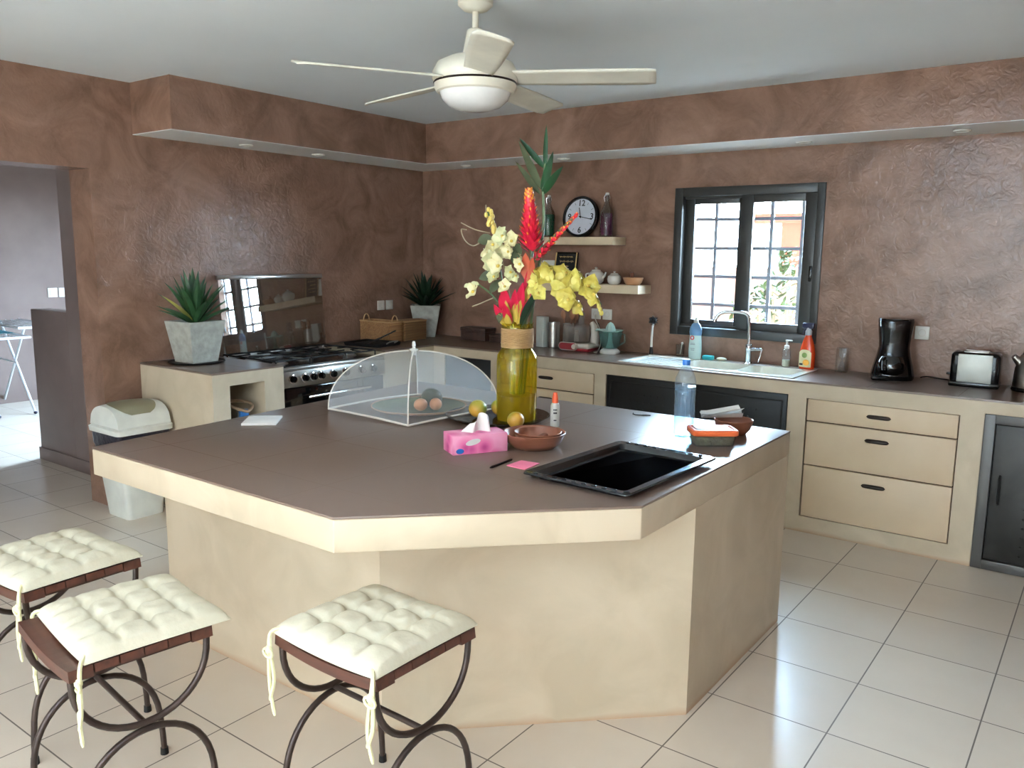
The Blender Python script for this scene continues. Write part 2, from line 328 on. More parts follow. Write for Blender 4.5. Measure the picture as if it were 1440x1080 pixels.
# ------------------------------------------------------------------ mesh helpers
class B:
    def __init__(s): s.bm = bmesh.new(); s.mi = 0
    def _tag(s, f0):
        s.bm.faces.ensure_lookup_table()
        for f in s.bm.faces[f0:]: f.material_index = s.mi
    def box(s, x0, x1, y0, y1, z0, z1, bev=0.0, seg=2, mtx=None):
        f0 = len(s.bm.faces)
        t = bmesh.new()
        r = bmesh.ops.create_cube(t, size=1.0)
        for v in t.verts: v.co = Vector((x0 + (v.co.x + .5) * (x1 - x0), y0 + (v.co.y + .5) * (y1 - y0), z0 + (v.co.z + .5) * (z1 - z0)))
        if bev: bmesh.ops.bevel(t, geom=t.edges[:], offset=bev, segments=seg, affect='EDGES', profile=0.5)
        s.merge(t, mtx); return s
    def merge(s, t, mtx=None):
        if mtx is not None: bmesh.ops.transform(t, matrix=mtx, verts=t.verts[:])
        mp = {}
        for v in t.verts: mp[v] = s.bm.verts.new(v.co)
        for f in t.faces:
            try:
                nf = s.bm.faces.new([mp[v] for v in f.verts]); nf.material_index = s.mi
            except ValueError: pass
        t.free()
    def lathe(s, prof, n=32, c=(0, 0, 0), mtx=None, arc=2 * PI):
        t = bmesh.new(); rings = []; closed = abs(arc - 2 * PI) < 1e-6
        cnt = n if closed else n + 1
        for (r, z) in prof:
            if r < 1e-6: rings.append([t.verts.new((c[0], c[1], c[2] + z))])
            else: rings.append([t.verts.new((c[0] + r * math.cos(arc * i / n), c[1] + r * math.sin(arc * i / n), c[2] + z)) for i in range(cnt)])
        for a, b in zip(rings[:-1], rings[1:]):
            for i in range(n):
                j = (i + 1) % cnt
                if len(a) == 1 and len(b) == 1: continue
                if len(a) == 1: t.faces.new((a[0], b[j], b[i]))
                elif len(b) == 1: t.faces.new((a[i], a[j], b[0]))
                else: t.faces.new((a[i], a[j], b[j], b[i]))
        bmesh.ops.recalc_face_normals(t, faces=t.faces[:])
        s.merge(t, mtx); return s
    def cyl(s, p0, p1, r0, r1=None, n=16, caps=True):
        r1 = r0 if r1 is None else r1
        p0, p1 = Vector(p0), Vector(p1); d = p1 - p0; L = d.length
        q = d.to_track_quat('Z', 'Y').to_matrix().to_4x4(); q.translation = p0
        prof = [(r0, 0), (r1, L)]
        if caps: prof = [(0, 0)] + prof + [(0, L)]
        return s.lathe(prof, n, mtx=q)
    def tube(s, pts, r, n=8, closed=False):
        pts = [Vector(p) for p in pts]; k = len(pts)
        rad = r if isinstance(r, (list, tuple)) else [r] * k
        t = bmesh.new(); rings = []; up = None
        for i, p in enumerate(pts):
            if closed: d = pts[(i + 1) % k] - pts[i - 1]
            else: d = pts[min(i + 1, k - 1)] - pts[max(i - 1, 0)]
            d.normalize()
            if up is None:
                up = Vector((0, 0, 1)) if abs(d.z) < 0.9 else Vector((1, 0, 0))
            sd = d.cross(up)
            if sd.length < 1e-5: sd = d.cross(Vector((1, 0.3, 0)))
            sd.normalize(); up = sd.cross(d).normalized()
            rings.append([t.verts.new(p + (sd * math.cos(2 * PI * j / n) + up * math.sin(2 * PI * j / n)) * rad[i]) for j in range(n)])
        m = k if closed else k - 1
        for i in range(m):
            a, b = rings[i], rings[(i + 1) % k]
            for j in range(n): t.faces.new((a[j], a[(j + 1) % n], b[(j + 1) % n], b[j]))
        if not closed:
            t.faces.new(rings[0][::-1]); t.faces.new(rings[-1])
        bmesh.ops.recalc_face_normals(t, faces=t.faces[:])
        s.merge(t); return s
    def prism(s, poly, z0, z1, bev=0.0, mtx=None):
        t = bmesh.new()
        a = [t.verts.new((x, y, z0)) for x, y in poly]; b = [t.verts.new((x, y, z1)) for x, y in poly]
        n = len(poly)
        t.faces.new(a[::-1]); t.faces.new(b)
        for i in range(n): t.faces.new((a[i], a[(i + 1) % n], b[(i + 1) % n], b[i]))
        bmesh.ops.recalc_face_normals(t, faces=t.faces[:])
        if bev: bmesh.ops.bevel(t, geom=t.edges[:], offset=bev, segments=2, affect='EDGES', profile=0.5)
        s.merge(t, mtx); return s
    def grid(s, fn, nu, nv, mtx=None, closeu=False):
        t = bmesh.new()
        V = [[t.verts.new(fn(i / nu, j / nv)) for j in range(nv + 1)] for i in range(nu if closeu else nu + 1)]
        for i in range(nu):
            for j in range(nv):
                a, b = V[i], V[(i + 1) % len(V)]
                t.faces.new((a[j], b[j], b[j + 1], a[j + 1]))
        s.merge(t, mtx); return s
    def ball(s, c, r, sc=(1, 1, 1), n=20, mtx=None):
        prof = [(r * math.sin(PI * i / (n // 2)), -r * math.cos(PI * i / (n // 2))) for i in range(n // 2 + 1)]
        mm = Matrix.Translation(Vector(c)) @ Matrix.Diagonal((sc[0], sc[1], sc[2], 1))
        if mtx is not None: mm = mtx @ mm
        return s.lathe(prof, n, mtx=mm)
    def petal(s, o, d, up, L, w, curl=0.3, n=5, fold=0.15, point=1.0, ruf=0.0):
        # a pointed leaf or petal: o root, d direction, up the side it curls towards
        o, d, up = Vector(o), Vector(d).normalized(), Vector(up)
        sd = d.cross(up)
        if sd.length < 1e-4: sd = d.cross(Vector((0.3, 1, 0.2)))
        sd.normalize(); up = sd.cross(d).normalized()
        def f(u, v):
            a = u; wid = w * (math.sin(PI * min(1, a ** point * 0.97 + 0.03)) ** 0.8) * 0.5
            q = (v - 0.5) * 2
            return o + d * (L * a) + up * (curl * L * a * a + fold * wid * q * q + ruf * w * q * math.sin(a * 9 + q)) + sd * (wid * q)
        return s.grid(f, n, 4 if ruf else 2)
    def text(s, body, size, mtx, depth=0.001, bold=0.0):
        cu = bpy.data.curves.new('txt', 'FONT'); cu.body = body; cu.size = size; cu.extrude = depth; cu.offset = bold
        cu.align_x = 'CENTER'; cu.align_y = 'CENTER'; cu.resolution_u = 3
        o = bpy.data.objects.new('txt', cu); COL.objects.link(o)
        bpy.context.view_layer.update()
        me = bpy.data.meshes.new_from_object(o.evaluated_get(bpy.context.evaluated_depsgraph_get()))
        t = bmesh.new(); t.from_mesh(me); s.merge(t, mtx)
        bpy.data.objects.remove(o); bpy.data.curves.remove(cu); bpy.data.meshes.remove(me)
        return s
    def build(s, name, mats, parent=None, loc=None, rot=None, smooth=40):
        me = bpy.data.meshes.new(name)
        bm = s.bm
        for f in bm.faces: f.smooth = smooth > 0
        bm.normal_update()
        for e in bm.edges:
            if len(e.link_faces) == 2:
                if e.calc_face_angle(0) > R(smooth): e.smooth = False
        bm.to_mesh(me); bm.free()
        if not isinstance(mats, (list, tuple)): mats = [mats]
        for m in mats: me.materials.append(M[m] if isinstance(m, str) else m)
        o = bpy.data.objects.new(name, me); COL.objects.link(o)
        if parent is not None: o.parent = parent
        if loc is not None: o.location = loc
        if rot is not None: o.rotation_euler = rot
        return o
def tag(o, label, cat, group=None, kind=None):
    o['label'] = label; o['category'] = cat
    if group: o['group'] = group
    if kind: o['kind'] = kind
    return o
def thing(name, label, cat, loc=(0, 0, 0), rz=0.0, group=None):
    o = bpy.data.objects.new(name, None); COL.objects.link(o); o.empty_display_size = 0.05
    o.location = loc; o.rotation_euler = (0, 0, rz)
    return tag(o, label, cat, group)
def struct(b, name, mats, **kw):
    o = b.build(name, mats, **kw); o['kind'] = 'structure'; return o
def dup(root, loc, rz, label):
    r = root.copy(); COL.objects.link(r); r.location = loc; r.rotation_euler = (0, 0, rz); r['label'] = label
    def rec(a, b):
        for ch in list(a.children):
            c = ch.copy(); COL.objects.link(c); c.parent = b; c.matrix_parent_inverse = ch.matrix_parent_inverse.copy()
            rec(ch, c)
    rec(root, r)
    return r
def Tm(x, y, z): return Matrix.Translation((x, y, z))
def Rz(a): return Matrix.Rotation(a, 4, 'Z')
def Rx(a): return Matrix.Rotation(a, 4, 'X')
def Ry(a): return Matrix.Rotation(a, 4, 'Y')

# ------------------------------------------------------------------ room shell
H_CEIL, CT, IH = 2.615, 0.90, 0.87
XR, YF = 6.8, -8.0
struct(B().box(-4.5, XR + .25, YF - .25, .25, -.12, 0), 'floor', 'floor')
kx0, kx1, ky0, ky1 = 3.1, 5.5, -7.4, -4.8      # unseen roof opening behind the camera, added to brighten the room
b = B().box(-4.5, XR + .25, ky1, .25, H_CEIL, H_CEIL + .2).box(-4.5, XR + .25, YF - .25, ky0, H_CEIL, H_CEIL + .2)
b.box(-4.5, kx0, ky0, ky1, H_CEIL, H_CEIL + .2).box(kx1, XR + .25, ky0, ky1, H_CEIL, H_CEIL + .2)
struct(b, 'ceiling', 'ceil')
b = B(); wx0, wx1, wz0, wz1 = 2.40, 3.43, 1.055, 2.077
b.box(-.25, wx0, 0, .25, 0, H_CEIL).box(wx1, XR + .25, 0, .25, 0, H_CEIL).box(wx0, wx1, 0, .25, 0, wz0).box(wx0, wx1, 0, .25, wz1, H_CEIL)
struct(b, 'wall_back', 'wall')
b = B().box(-.25, 0, -2.90, 0, 0, H_CEIL).box(-.25, 0, -4.4, -2.90, 2.083, H_CEIL).box(-.25, 0, YF, -4.4, 0, H_CEIL)
struct(b, 'wall_left', 'wall')
struct(B().box(XR, XR + .25, YF, 0, 0, H_CEIL), 'wall_right', 'wall')
b = B().box(-.25, 2.7, YF - .25, YF, 0, H_CEIL).box(3.9, XR + .25, YF - .25, YF, 0, H_CEIL).box(2.7, 3.9, YF - .25, YF, 2.0, H_CEIL).box(2.7, 3.9, YF - .25, YF, 0, .4)
struct(b, 'wall_front', 'palewall')
# hall beyond the doorway
b = B().box(-4.5, -4.3, -6, .25, 0, H_CEIL)
b.box(-4.3, -2.6, 0, .2, 0, H_CEIL).box(-1.6, -.25, 0, .2, 0, H_CEIL).box(-2.6, -1.6, 0, .2, 2.1, H_CEIL).box(-2.6, -1.6, 0, .2, 0, .7)
b.box(-4.3, -.25, -6.2, -6, 0, H_CEIL)
struct(b, 'wall_hall', 'hallwall')
b = B().box(-1.62, -1.062, -2.6, -2.45, 0, 1.16, .008).box(-1.06, -.25, -2.6, -2.45, .0, H_CEIL)
struct(b, 'wall_partition', 'hallwall')
struct(B().box(-1.63, -.25, -2.612, -2.59, 0, .095, .003), 'baseboard_partition', 'hallwall')
# dropped bulkhead round two sides, brown front and white underside
SD, SZ = .43, 2.307
b = B()
poly = [(0, 0), (0, -2.62), (SD, -2.62), (SD, -SD), (XR, -SD), (XR, 0)]
b.prism(poly, SZ + .004, H_CEIL)
b.mi = 1; b.prism([(x + (-.0005 if 0 else 0), y) for x, y in poly], SZ, SZ + .0035)
struct(b, 'trim_bulkhead', ['wall', 'soffit'])
for i, (x, y, lb) in enumerate(((.2, -1.944, 'recessed ceiling spot under left bulkhead nearest its free end'), (.2, -1.33, 'recessed ceiling spot under left bulkhead above range cooker'),
        (.66, -.2, 'recessed ceiling spot in bulkhead close to the corner'), (1.586, -.2, 'recessed ceiling spot in bulkhead above the wall clock'),
        (3.334, -.2, 'recessed ceiling spot in bulkhead just right above the window'), (4.198, -.22, 'recessed ceiling spot in bulkhead above the toaster'))):
    t = thing('ceiling_spot', lb, 'ceiling light', (x, y, SZ), 0, 'recessed spots in the bulkhead')
    B().lathe([(.032, 0), (.046, 0), (.046, -.006), (.036, -.009), (.032, -.004)], 24).build('trim_ring', 'white', t)
    B().lathe([(0, -.001), (.033, -.003)], 24).build('lens', 'spotlens', t)

# window in the back wall
win = struct(B().box(0, 0, 0, 0, 0, 0), 'window_1', 'alu_dark'); bpy.data.objects.remove(win)
win = bpy.data.objects.new('window_1', None); COL.objects.link(win); win.location = (wx0, 0, wz0); win['kind'] = 'structure'
ww, wh = wx1 - wx0, wz1 - wz0
def rect_frame(b, x0, x1, z0, z1, y0, y1, wl_, wr_, wb, wt, bev=.004):
    b.box(x0, x0 + wl_, y0, y1, z0, z1, bev); b.box(x1 - wr_, x1, y0, y1, z0, z1, bev)
    b.box(x0 + wl_, x1 - wr_, y0, y1, z0, z0 + wb, bev); b.box(x0 + wl_, x1 - wr_, y0, y1, z1 - wt, z1, bev)
b = B(); rect_frame(b, 0, ww, 0, wh, -.012, .10, .06, .05, .06, .06)
b.box(.06, ww - .05, .03, .045, .06, .075).box(.06, ww - .05, .03, .045, wh - .075, wh - .06)
b.build('window_frame', 'alu_dark', win)
s1 = B(); rect_frame(s1, .055, .50, .05, wh - .05, .055, .085, .07, .055, .06, .06); s1 = s1.build('window_sash', 'alu_dark', win)
B().box(.12, .45, .068, .072, .10, wh - .1).build('window_glass', 'pane', s1)
s2 = B(); rect_frame(s2, .475, ww - .045, .05, wh - .05, .015, .05, .085, .085, .065, .06); s2 = s2.build('window_sash', 'alu_dark', win)
B().box(.55, ww - .12, .03, .034, .11, wh - .1).build('window_glass', 'pane', s2)
B().box(ww - .078, ww - .060, .0, .016, .40, .50, .004).build('sash_latch', 'black', s2)
# bars outside the window
g = thing('window_grille', 'blue grey steel bar grille outside the kitchen window', 'grille', (2.40, .26, 1.0))
for x in (0.0, .2, .4, .603, .815, 1.03): B().box(x - .012, x + .012, 0, .02, .0, 1.12).build('bar', 'grille', g)
for z in (.0, .262, .465, .666, .871, 1.08): B().box(-.05, 1.08, .006, .03, z - .012, z + .012).build('rail', 'grille', g)

# garden outside
struct(B().box(-6, 14, .25, 12, -.15, -.05), 'ground_garden', 'ground')
struct(B().box(-6, 14, 4.6, 4.8, -.1, 1.40).box(-6, 14, 4.5, 4.9, 1.4, 1.47), 'wall_garden', 'terracotta')
tag(B().box(1.5, 1.74, 4.9, 5.2, -.1, 2.02).box(2.3, 2.54, 4.9, 5.2, -.1, 2.02).box(1.1, 2.7, 4.85, 6.2, 2.02, 2.14).build('garden_pergola', 'redrender'), 'red rendered garden pergola seen through the right window pane', 'pergola')
def bush(x, y, h, w, lb, seed):
    rnd = random.Random(seed); t = thing('garden_bush', lb, 'bush', (x, y, -.05), 0, 'bushes by the garden wall')
    f = B()
    for i in range(420):
        a = rnd.random() * 2 * PI; e = rnd.random(); rr = w * (rnd.random() ** .5) * math.sin(PI * (.25 + .7 * e)); p = Vector((rr * math.cos(a), rr * math.sin(a), h * (.15 + .85 * e)))
        d = Vector((rnd.uniform(-1, 1), rnd.uniform(-1, 1), rnd.uniform(-.3, 1)))
        f.petal(p, d, (0, 0, 1), rnd.uniform(.09, .16), .05, -.2, 3)
    f.build('foliage', 'bush', t)
    s_ = B()
    for k in range(5):
        a = k * 1.3; s_.tube([(0, 0, 0), (w * .3 * math.cos(a), w * .3 * math.sin(a), h * .5), (w * .5 * math.cos(a), w * .5 * math.sin(a), h * .8)], .015, 6)
    s_.build('stem', 'twig', t)
bush(1.6, 3.9, 1.3, .45, 'sunlit green bush seen through the left window pane', 1)
bush(.75, 3.7, .8, .4, 'low green bush at the bottom of the left window pane', 4)
bush(2.25, 2.9, 1.7, .38, 'tall loose green bush seen through the right window pane', 2)
bush(2.75, 3.9, 1.9, .3, 'dark leafy shrub against red wall at the right pane edge', 3)

# ------------------------------------------------------------------ masonry counters
# long counter: front face strips leave openings for the cabinets
FY = -.633
ops = [(.80, 1.257, .10, .825), (1.34, 2.155, .10, .808), (2.244, 3.476, .10, .815), (3.583, 4.377, .097, .803), (4.488, 5.30, .0, .826), (5.45, 6.3, .1, .81)]
cb = B()
xs = .69
for (x0, x1, z0, z1) in ops:
    cb.box(xs, x0, FY, FY + .12, 0, CT - .012)
    if z0 > 0: cb.box(x0, x1, FY, FY + .12, 0, z0)
    cb.box(x0, x1, FY, FY + .12, z1, CT - .012)
    xs = x1
cb.box(xs, XR - .03, FY, FY + .12, 0, CT - .012)
cb.box(.69, XR - .03, -.06, -.03, 0, CT - .012)
cb.box(.57, .69, -1.17, FY, 0, CT - .012); cb.box(.03, .57, -1.17, -1.10, 0, CT - .012)
o = cb.build('counter_base', 'cream'); tag(o, 'cream plastered masonry base of the L-shaped counter under the window', 'counter')
wt = thing('worktop', 'dark brown tiled worktop running along the window wall', 'worktop', (0, 0, CT))
b = B(); z0, z1 = -.0115, 0
hx0, hx1, hy0, hy1 = 2.33, 3.45, -.575, -.10
b.box(0, hx0, FY, 0, z0, z1).box(hx1, XR, FY, 0, z0, z1).box(hx0, hx1, FY, hy0, z0, z1).box(hx0, hx1, hy1, 0, z0, z1)
b.box(0, .69, -1.17, FY, z0, z1)
b.build('tiled_surface', 'top', wt)

def handle(p, x, z, y, par, w=.13):
    hb = B()
    def f(u, v):
        a = u * 2 - 1; wid = .012 * (1 - a ** 6) ** .5 if abs(a) < 1 else 0
        return Vector((x + a * w / 2, y - .014 * (1 - a ** 4) * math.sin(PI * v), z + wid * math.cos(PI * v)))
    hb.grid(f, 16, 6); return hb.build('handle', 'darkiron', par)
def drawers(x0, x1, zs, lb, hx):
    t = thing('drawer_unit', lb, 'drawers', ((x0 + x1) / 2, FY, zs[0]))
    cx, cz = (x0 + x1) / 2, zs[0]
    B().box(x0 - cx + .001, x1 - cx - .001, .022, .118, .001, zs[-1] - cz - .001).build('carcass', 'drawer_hole', t)
    for a, c in zip(zs[:-1], zs[1:]):
        d = B().box(x0 - cx + .010, x1 - cx - .006, -.003, .02, a - cz + .005, c - cz - .003, .0015).build('drawer_front', 'creamwood', t)
        handle(None, hx - cx, c - cz - (.065 if c - a < .2 else .07), -.003, d)
    return t
drawers(1.34, 2.155, (.10, .41, .662, .808), 'cream three-drawer unit behind the vase, left of black sink panel', 1.755)
drawers(3.583, 4.377, (.097, .411, .671, .803), 'cream three-drawer unit right of the black sink panel', 3.98)
# black metal fronts
t = thing('sink_cabinet', 'wide black metal cabinet front under the sink', 'cabinet', (2.86, FY, .10))
B().box(-.615, .615, .02, .115, .001, .714).build('cabinet_body', 'blackmatte', t)
for k, (a, c) in enumerate(((-.610, -.002), (.002, .610))):
    d = B(); d.box(a, c, .004, .02, .004, .710, .002)
    for xx in (a + .03, c - .03): d.box(xx - .005, xx + .005, -.001, .004, .04, .67)
    for zz in (.04, .67): d.box(a + .03, c - .03, -.001, .004, zz - .005, zz + .005)
    st = d
    for i in range(6):
        for j in range(3): st.lathe([(.006, 0), (.004, .004), (0, .005)], 8, mtx=Tm((a + c) / 2 - .12 + i * .048, .004, .50 + j * .05) @ Rx(PI / 2))
    d = d.build('door', 'blackmetal', t)
t = thing('metal_cabinet', 'black metal cabinet front in the long counter near the corner', 'cabinet', (1.03, FY, .10))
B().box(-.226, .2265, .02, .115, .001, .724).build('cabinet_body', 'blackmatte', t)
B().box(-.222, .222, .004, .02, .004, .72, .002).build('door', 'blackmetal', t)
t = thing('metal_cabinet', 'dark grey metal cabinet with a framed door at right photo edge', 'cabinet', (4.894, FY, 0))
b = B(); rect_frame(b, -.404, .404, .002, .824, -.006, .03, .05, .05, .05, .045, .002); b.build('door_frame', 'greyframe', t)
B().box(-.40, .40, .032, .115, .002, .82).build('cabinet_body', 'blackmatte', t)
d = B().box(-.348, .348, .002, .022, .058, .774, .003).build('door', 'greymetal', t)
B().tube([(-.31, 0, .36), (-.31, -.02, .37), (-.31, -.024, .43), (-.31, -.02, .50), (-.31, 0, .51)], .006, 8).build('handle', 'blackmatte', d)
for k in range(9): B().lathe([(.007, 0), (.005, .004), (0, .005)], 8, mtx=Tm(-.19, .002, .10 + k * .05) @ Rx(PI / 2)).build('rivet', 'blackmatte', d)

# left block with a niche
t = thing('side_counter', 'short cream masonry block with an open niche left of the range cooker', 'counter', (.39, -2.41, 0))
b = B(); X0, X1, Y0, Y1 = -.389, .39, -.25, .26; n0, n1, nz0, nz1 = -.135, .114, .27, .815
b.box(X0, X1, Y0, n0, 0, .888).box(X0, X1, n1, Y1, 0, .888).box(X0, X1, n0, n1, 0, nz0).box(X0, X1, n0, n1, nz1, .888).box(X0, X0 + .2, n0, n1, nz0, nz1)
b.build('plaster_body', 'cream', t)
B().box(X0, X1, Y0, Y1, .8885, .90).build('tiled_top', 'top', t)
h = thing('gas_hose', 'coiled tan hose with blue valve lying in the counter niche', 'hose', (.58, -2.42, .27))
pts = [(.1 + .085 * math.cos(a) * 1, .08 * math.sin(a) * .95 + .0, .02 + .06 * a / (2 * PI)) for a in [i * PI / 12 for i in range(74)]]
B().tube(pts, .011, 8).build('coil', 'hose', h)
B().cyl((.12, 0, .012), (.12, 0, .36), .03, .03, 14).build('regulator_pipe', 'steel', h)
B().tube([(.12 + .07 * math.cos(a), .07 * math.sin(a), .37 + .05 * math.sin(a / 2)) for a in [i * PI / 8 for i in range(17)]], .009, 8).build('upper_loop', 'hose', h)
B().box(.135, .165, -.03, .03, .33, .38, .006).build('valve', 'bluetag', h)

# ------------------------------------------------------------------ range cooker
st = thing('range_cooker', 'wide steel range cooker with black hob between cream counters', 'cooker', (0, -1.66, 0))
YA, YB = -.468, .468
B().box(.07, .66, YA, YB, .09, .84).build('body', 'steel', st)
B().box(.02, .70, YA, YB, .84, .862, .004).build('hob_plate', 'steel', st)
B().box(.06, .66, YA + .02, YB - .02, .862, .866).build('hob_tray', 'enamel', st)
B().box(.64, .715, YA, YB, .735, .842, .006).build('control_panel', 'steel', st)
for k, yy in enumerate((-.375, -.275, -.205, -.14, -.035, .08, .225, .34)):
    kn = B().lathe([(.030, 0), (.030, .008), (.024, .010)], 20, mtx=Tm(.715, yy, .79) @ Ry(PI / 2)).build('knob', 'chrome', st)
    B().lathe([(.022, .009), (.020, .032), (0, .034)], 20, mtx=Tm(.715, yy, .79) @ Ry(PI / 2)).box(.745, .752, yy - .004, yy + .004, .772, .808).build('knob_cap', 'black', kn)
od = B().box(.66, .70, YA + .005, YB - .005, .22, .725, .006).build('oven_door', 'ovenglass', st)
b = B().cyl((.735, -.26, .66), (.735, .30, .66), .011, n=14)
for yy in (-.22, .26): b.cyl((.70, yy, .66), (.735, yy, .66), .009, n=10)
b.build('handle', 'chrome', od)
B().box(.66, .695, YA + .005, YB - .005, .10, .21, .006).build('lower_drawer', 'steel', st)
b = B()
for xx in (.12, .6):
    for yy in (YA + .05, YB - .05): b.cyl((xx, yy, 0), (xx, yy, .09), .02, n=12)
b.build('foot', 'black', st)
for (xx, yy, rr) in ((.22, -.30, .045), (.50, -.30, .035), (.36, 0, .065), (.22, .30, .035), (.50, .30, .045)):
    bu = B().lathe([(rr + .02, .866), (rr + .015, .872), (rr, .874), (rr, .882), (0, .886)], 24, (xx, yy, 0)).build('burner', 'steel', st)
    B().lathe([(rr * .85, .884), (rr * .8, .892), (0, .893)], 24, (xx, yy, 0)).build('burner_cap', 'blackmatte', bu)
for yy in (-.30, 0, .30):
    b = B()
    b.tube([(.08, yy - .14, .903), (.64, yy - .14, .903), (.64, yy + .14, .903), (.08, yy + .14, .903)], .006, 6, True)
    for x2 in (.22, .36, .50): b.tube([(x2, yy - .14, .905), (x2, yy - .03, .908)], .005, 6).tube([(x2, yy + .03, .908), (x2, yy + .14, .905)], .005, 6)
    for x2 in (.08, .64):
        for y2 in (-.14, .14): b.tube([(x2, yy + y2, .903), (x2, yy + y2, .866)], .006, 6)
    b.tube([(.08, yy, .905), (.17, yy, .908)], .005, 6).tube([(.55, yy, .908), (.64, yy, .905)], .005, 6)
    b.build('pan_support', 'blackmatte', st)
lid = B().box(-.003, .003, YA + .03, YB - .01, 0, .53).build('glass_lid', 'lidglass', st, loc=(.085, 0, .885), rot=(0, R(-4.6), 0))
B().box(-.012, .010, YA + .02, YB, .53, .56, .005).build('top_rail', 'steel', lid)
B().box(-.008, .008, YA + .02, YB, -.012, .012, .004).build('bottom_rail', 'steel', lid)
for yy in (YA + .045, YB - .035): B().cyl((.05, yy, .862), (.085, yy, .89), .009, n=10).box(.07, .10, yy - .012, yy + .012, .862, .90, .003).build('hinge', 'chrome', st)

# ------------------------------------------------------------------ island
isl = thing('island_counter', 'large cream kitchen island with brown tiled top and angled corner', 'kitchen island', (2.9, -2.8, 0))
def rel(poly, c): return [(x - c[0], y - c[1]) for x, y in poly]
top = [(1.912, -3.93), (3.268, -3.93), (3.905, -3.283), (3.905, -1.92), (1.74, -1.94)]
base = [(1.866, -3.62), (3.133, -3.62), (3.903, -2.88), (3.903, -1.922), (1.742, -1.942)]
B().prism(rel(base, (2.9, -2.8)), 0, .762).build('plaster_base', 'cream', isl)
B().prism(rel(top, (2.9, -2.8)), .762, IH - .008, .004).build('counter_slab', 'cream', isl)
B().prism(rel(top, (2.9, -2.8)), IH - .0078, IH, .0015).build('tiled_top', 'top', isl)
def onI(name, lb, cat, x, y, rz=0, group=None, z=IH): return thing(name, lb, cat, (x, y, z), rz, group)

# food cover
fc = onI('food_cover', 'white net pop-up food cover over the platter on the island', 'food cover', 2.335, -2.605)
crn = [Vector((2.03, -2.87)), Vector((2.59, -2.915)), Vector((2.64, -2.34)), Vector((2.07, -2.30))]
ctr = Vector((2.335, -2.605)); crn = [c - ctr for c in crn]
HC = .285
def rimpt(k, s):
    a, c = crn[k], crn[(k + 1) % 4]
    p = a.lerp(c, s); out = p.normalized()
    p = p + out * .006 * math.sin(PI * s)
    return Vector((p.x, p.y, .008 + .006 * math.sin(PI * s)))
def covpt(k, s, t):
    r = rimpt(k, s); th = t * PI / 2
    q = math.sin(th) ** .92
    return Vector((r.x * q, r.y * q, r.z + (HC - r.z) * (math.cos(th) ** .95) - .012 * math.sin(PI * s) * math.sin(PI * t)))
b = B()
for k in range(4): b.grid(lambda u, v, k=k: covpt(k, u, .04 + v * .96), 12, 14)
b.build('net', 'net', fc)
for k in range(4):
    B().tube([covpt(k, 0, .03 + .97 * i / 16) for i in range(17)], .0035, 6).build('rib', 'piping', fc)
    B().tube([rimpt(k, i / 14) for i in range(15)], .005, 6).build('rim_piping', 'piping', fc)
B().lathe([(0, -.02), (.012, -.02), (.012, .0), (.02, .002), (.02, .008), (.008, .012), (.006, .02), (.009, .024), (.006, .045), (0, .046)], 16, (0, 0, HC)).build('finial', 'white', fc)
# platter and food beneath it
pl = onI('serving_platter', 'round olive platter with clay rim under the net cover', 'platter', 2.36, -2.60)
B().lathe([(0, .006), (.15, .006), (.215, .022), (.222, .026)], 40).build('glazed_inside', 'platter', pl)
B().lathe([(0, .0005), (.14, .0005), (.20, .012), (.225, .024), (.226, .029), (.221, .028)], 40).build('clay_body', 'platterrim', pl)
o = B().ball((0, 0, .036), .036, (1, 1, 1.0)).build('brown_egg', 'egg'); o.location = (2.40, -2.63, IH + .0065); o.rotation_euler = (R(8), R(85), .6)
o.location.z = IH + .043; o.rotation_euler = (0, 0, 0); o.data.transform(Matrix.Diagonal((.82, .82, 1, 1)) @ Tm(0, 0, -.036)); o.data.transform(Rx(R(90))); o.location.z = IH + .037
tag(o, 'left of the two brown eggs on the covered platter', 'egg', 'brown eggs under the cover')
o2 = o.copy(); COL.objects.link(o2); o2.location = (2.445, -2.575, IH + .037); o2.rotation_euler = (0, 0, .8); o2['label'] = 'right of the two brown eggs on the covered platter'
o = B().ball((0, 0, 0), .055, (1, .85, .82)).build('avocado', 'avocado'); o.location = (2.37, -2.52, IH + .053)
tag(o, 'dark green avocado behind the eggs on the platter', 'avocado')
# notepad
np_ = onI('notepad', 'small white notepad at the left end of the island', 'notepad', 2.01, -3.23, R(43))
B().box(-.073, .073, -.085, .085, .0, .009, .001).build('page_block', 'paper', np_)
B().box(-.074, .074, .078, .086, .0, .0105).build('glued_edge', 'carton', np_)
# glass plate under the vase
o = B().lathe([(0, .004), (.13, .004), (.20, .012), (.232, .026), (.236, .025), (.205, .007), (.135, 0), (0, 0)], 48).build('glass_plate', 'smokeglass', loc=(2.78, -2.53, IH))
tag(o, 'round smoked glass plate under the vase and the fruit', 'plate')
# vase
VX, VY, VZ = 2.895, -2.545, IH + .0055
va = thing('vase', 'tall yellow glass bottle vase with jute wrapped neck', 'vase', (VX, VY, VZ))
B().lathe([(0, .002), (.080, .002), (.088, .012), (.089, .27), (.086, .30), (.070, .325), (.0675, .333), (.0675, .42), (.069, .436), (.072, .44), (.066, .438), (.0635, .42), (.0635, .335), (.082, .297), (.085, .27), (.084, .016), (.076, .01), (0, .008)], 48).build('glass_body', 'vaseglass', va)
B().lathe([(0, .011), (.080, .014), (.0835, .03), (.0835, .125), (0, .126)], 40).build('coloured_water', 'vasewater', va)
prof = []
for i in range(14):
    z = .334 + i * .006; prof += [(.0685, z), (.0725, z + .003)]
prof.append((.0685, .418)); B().lathe(prof, 40).build('jute_wrap', 'jute', va)
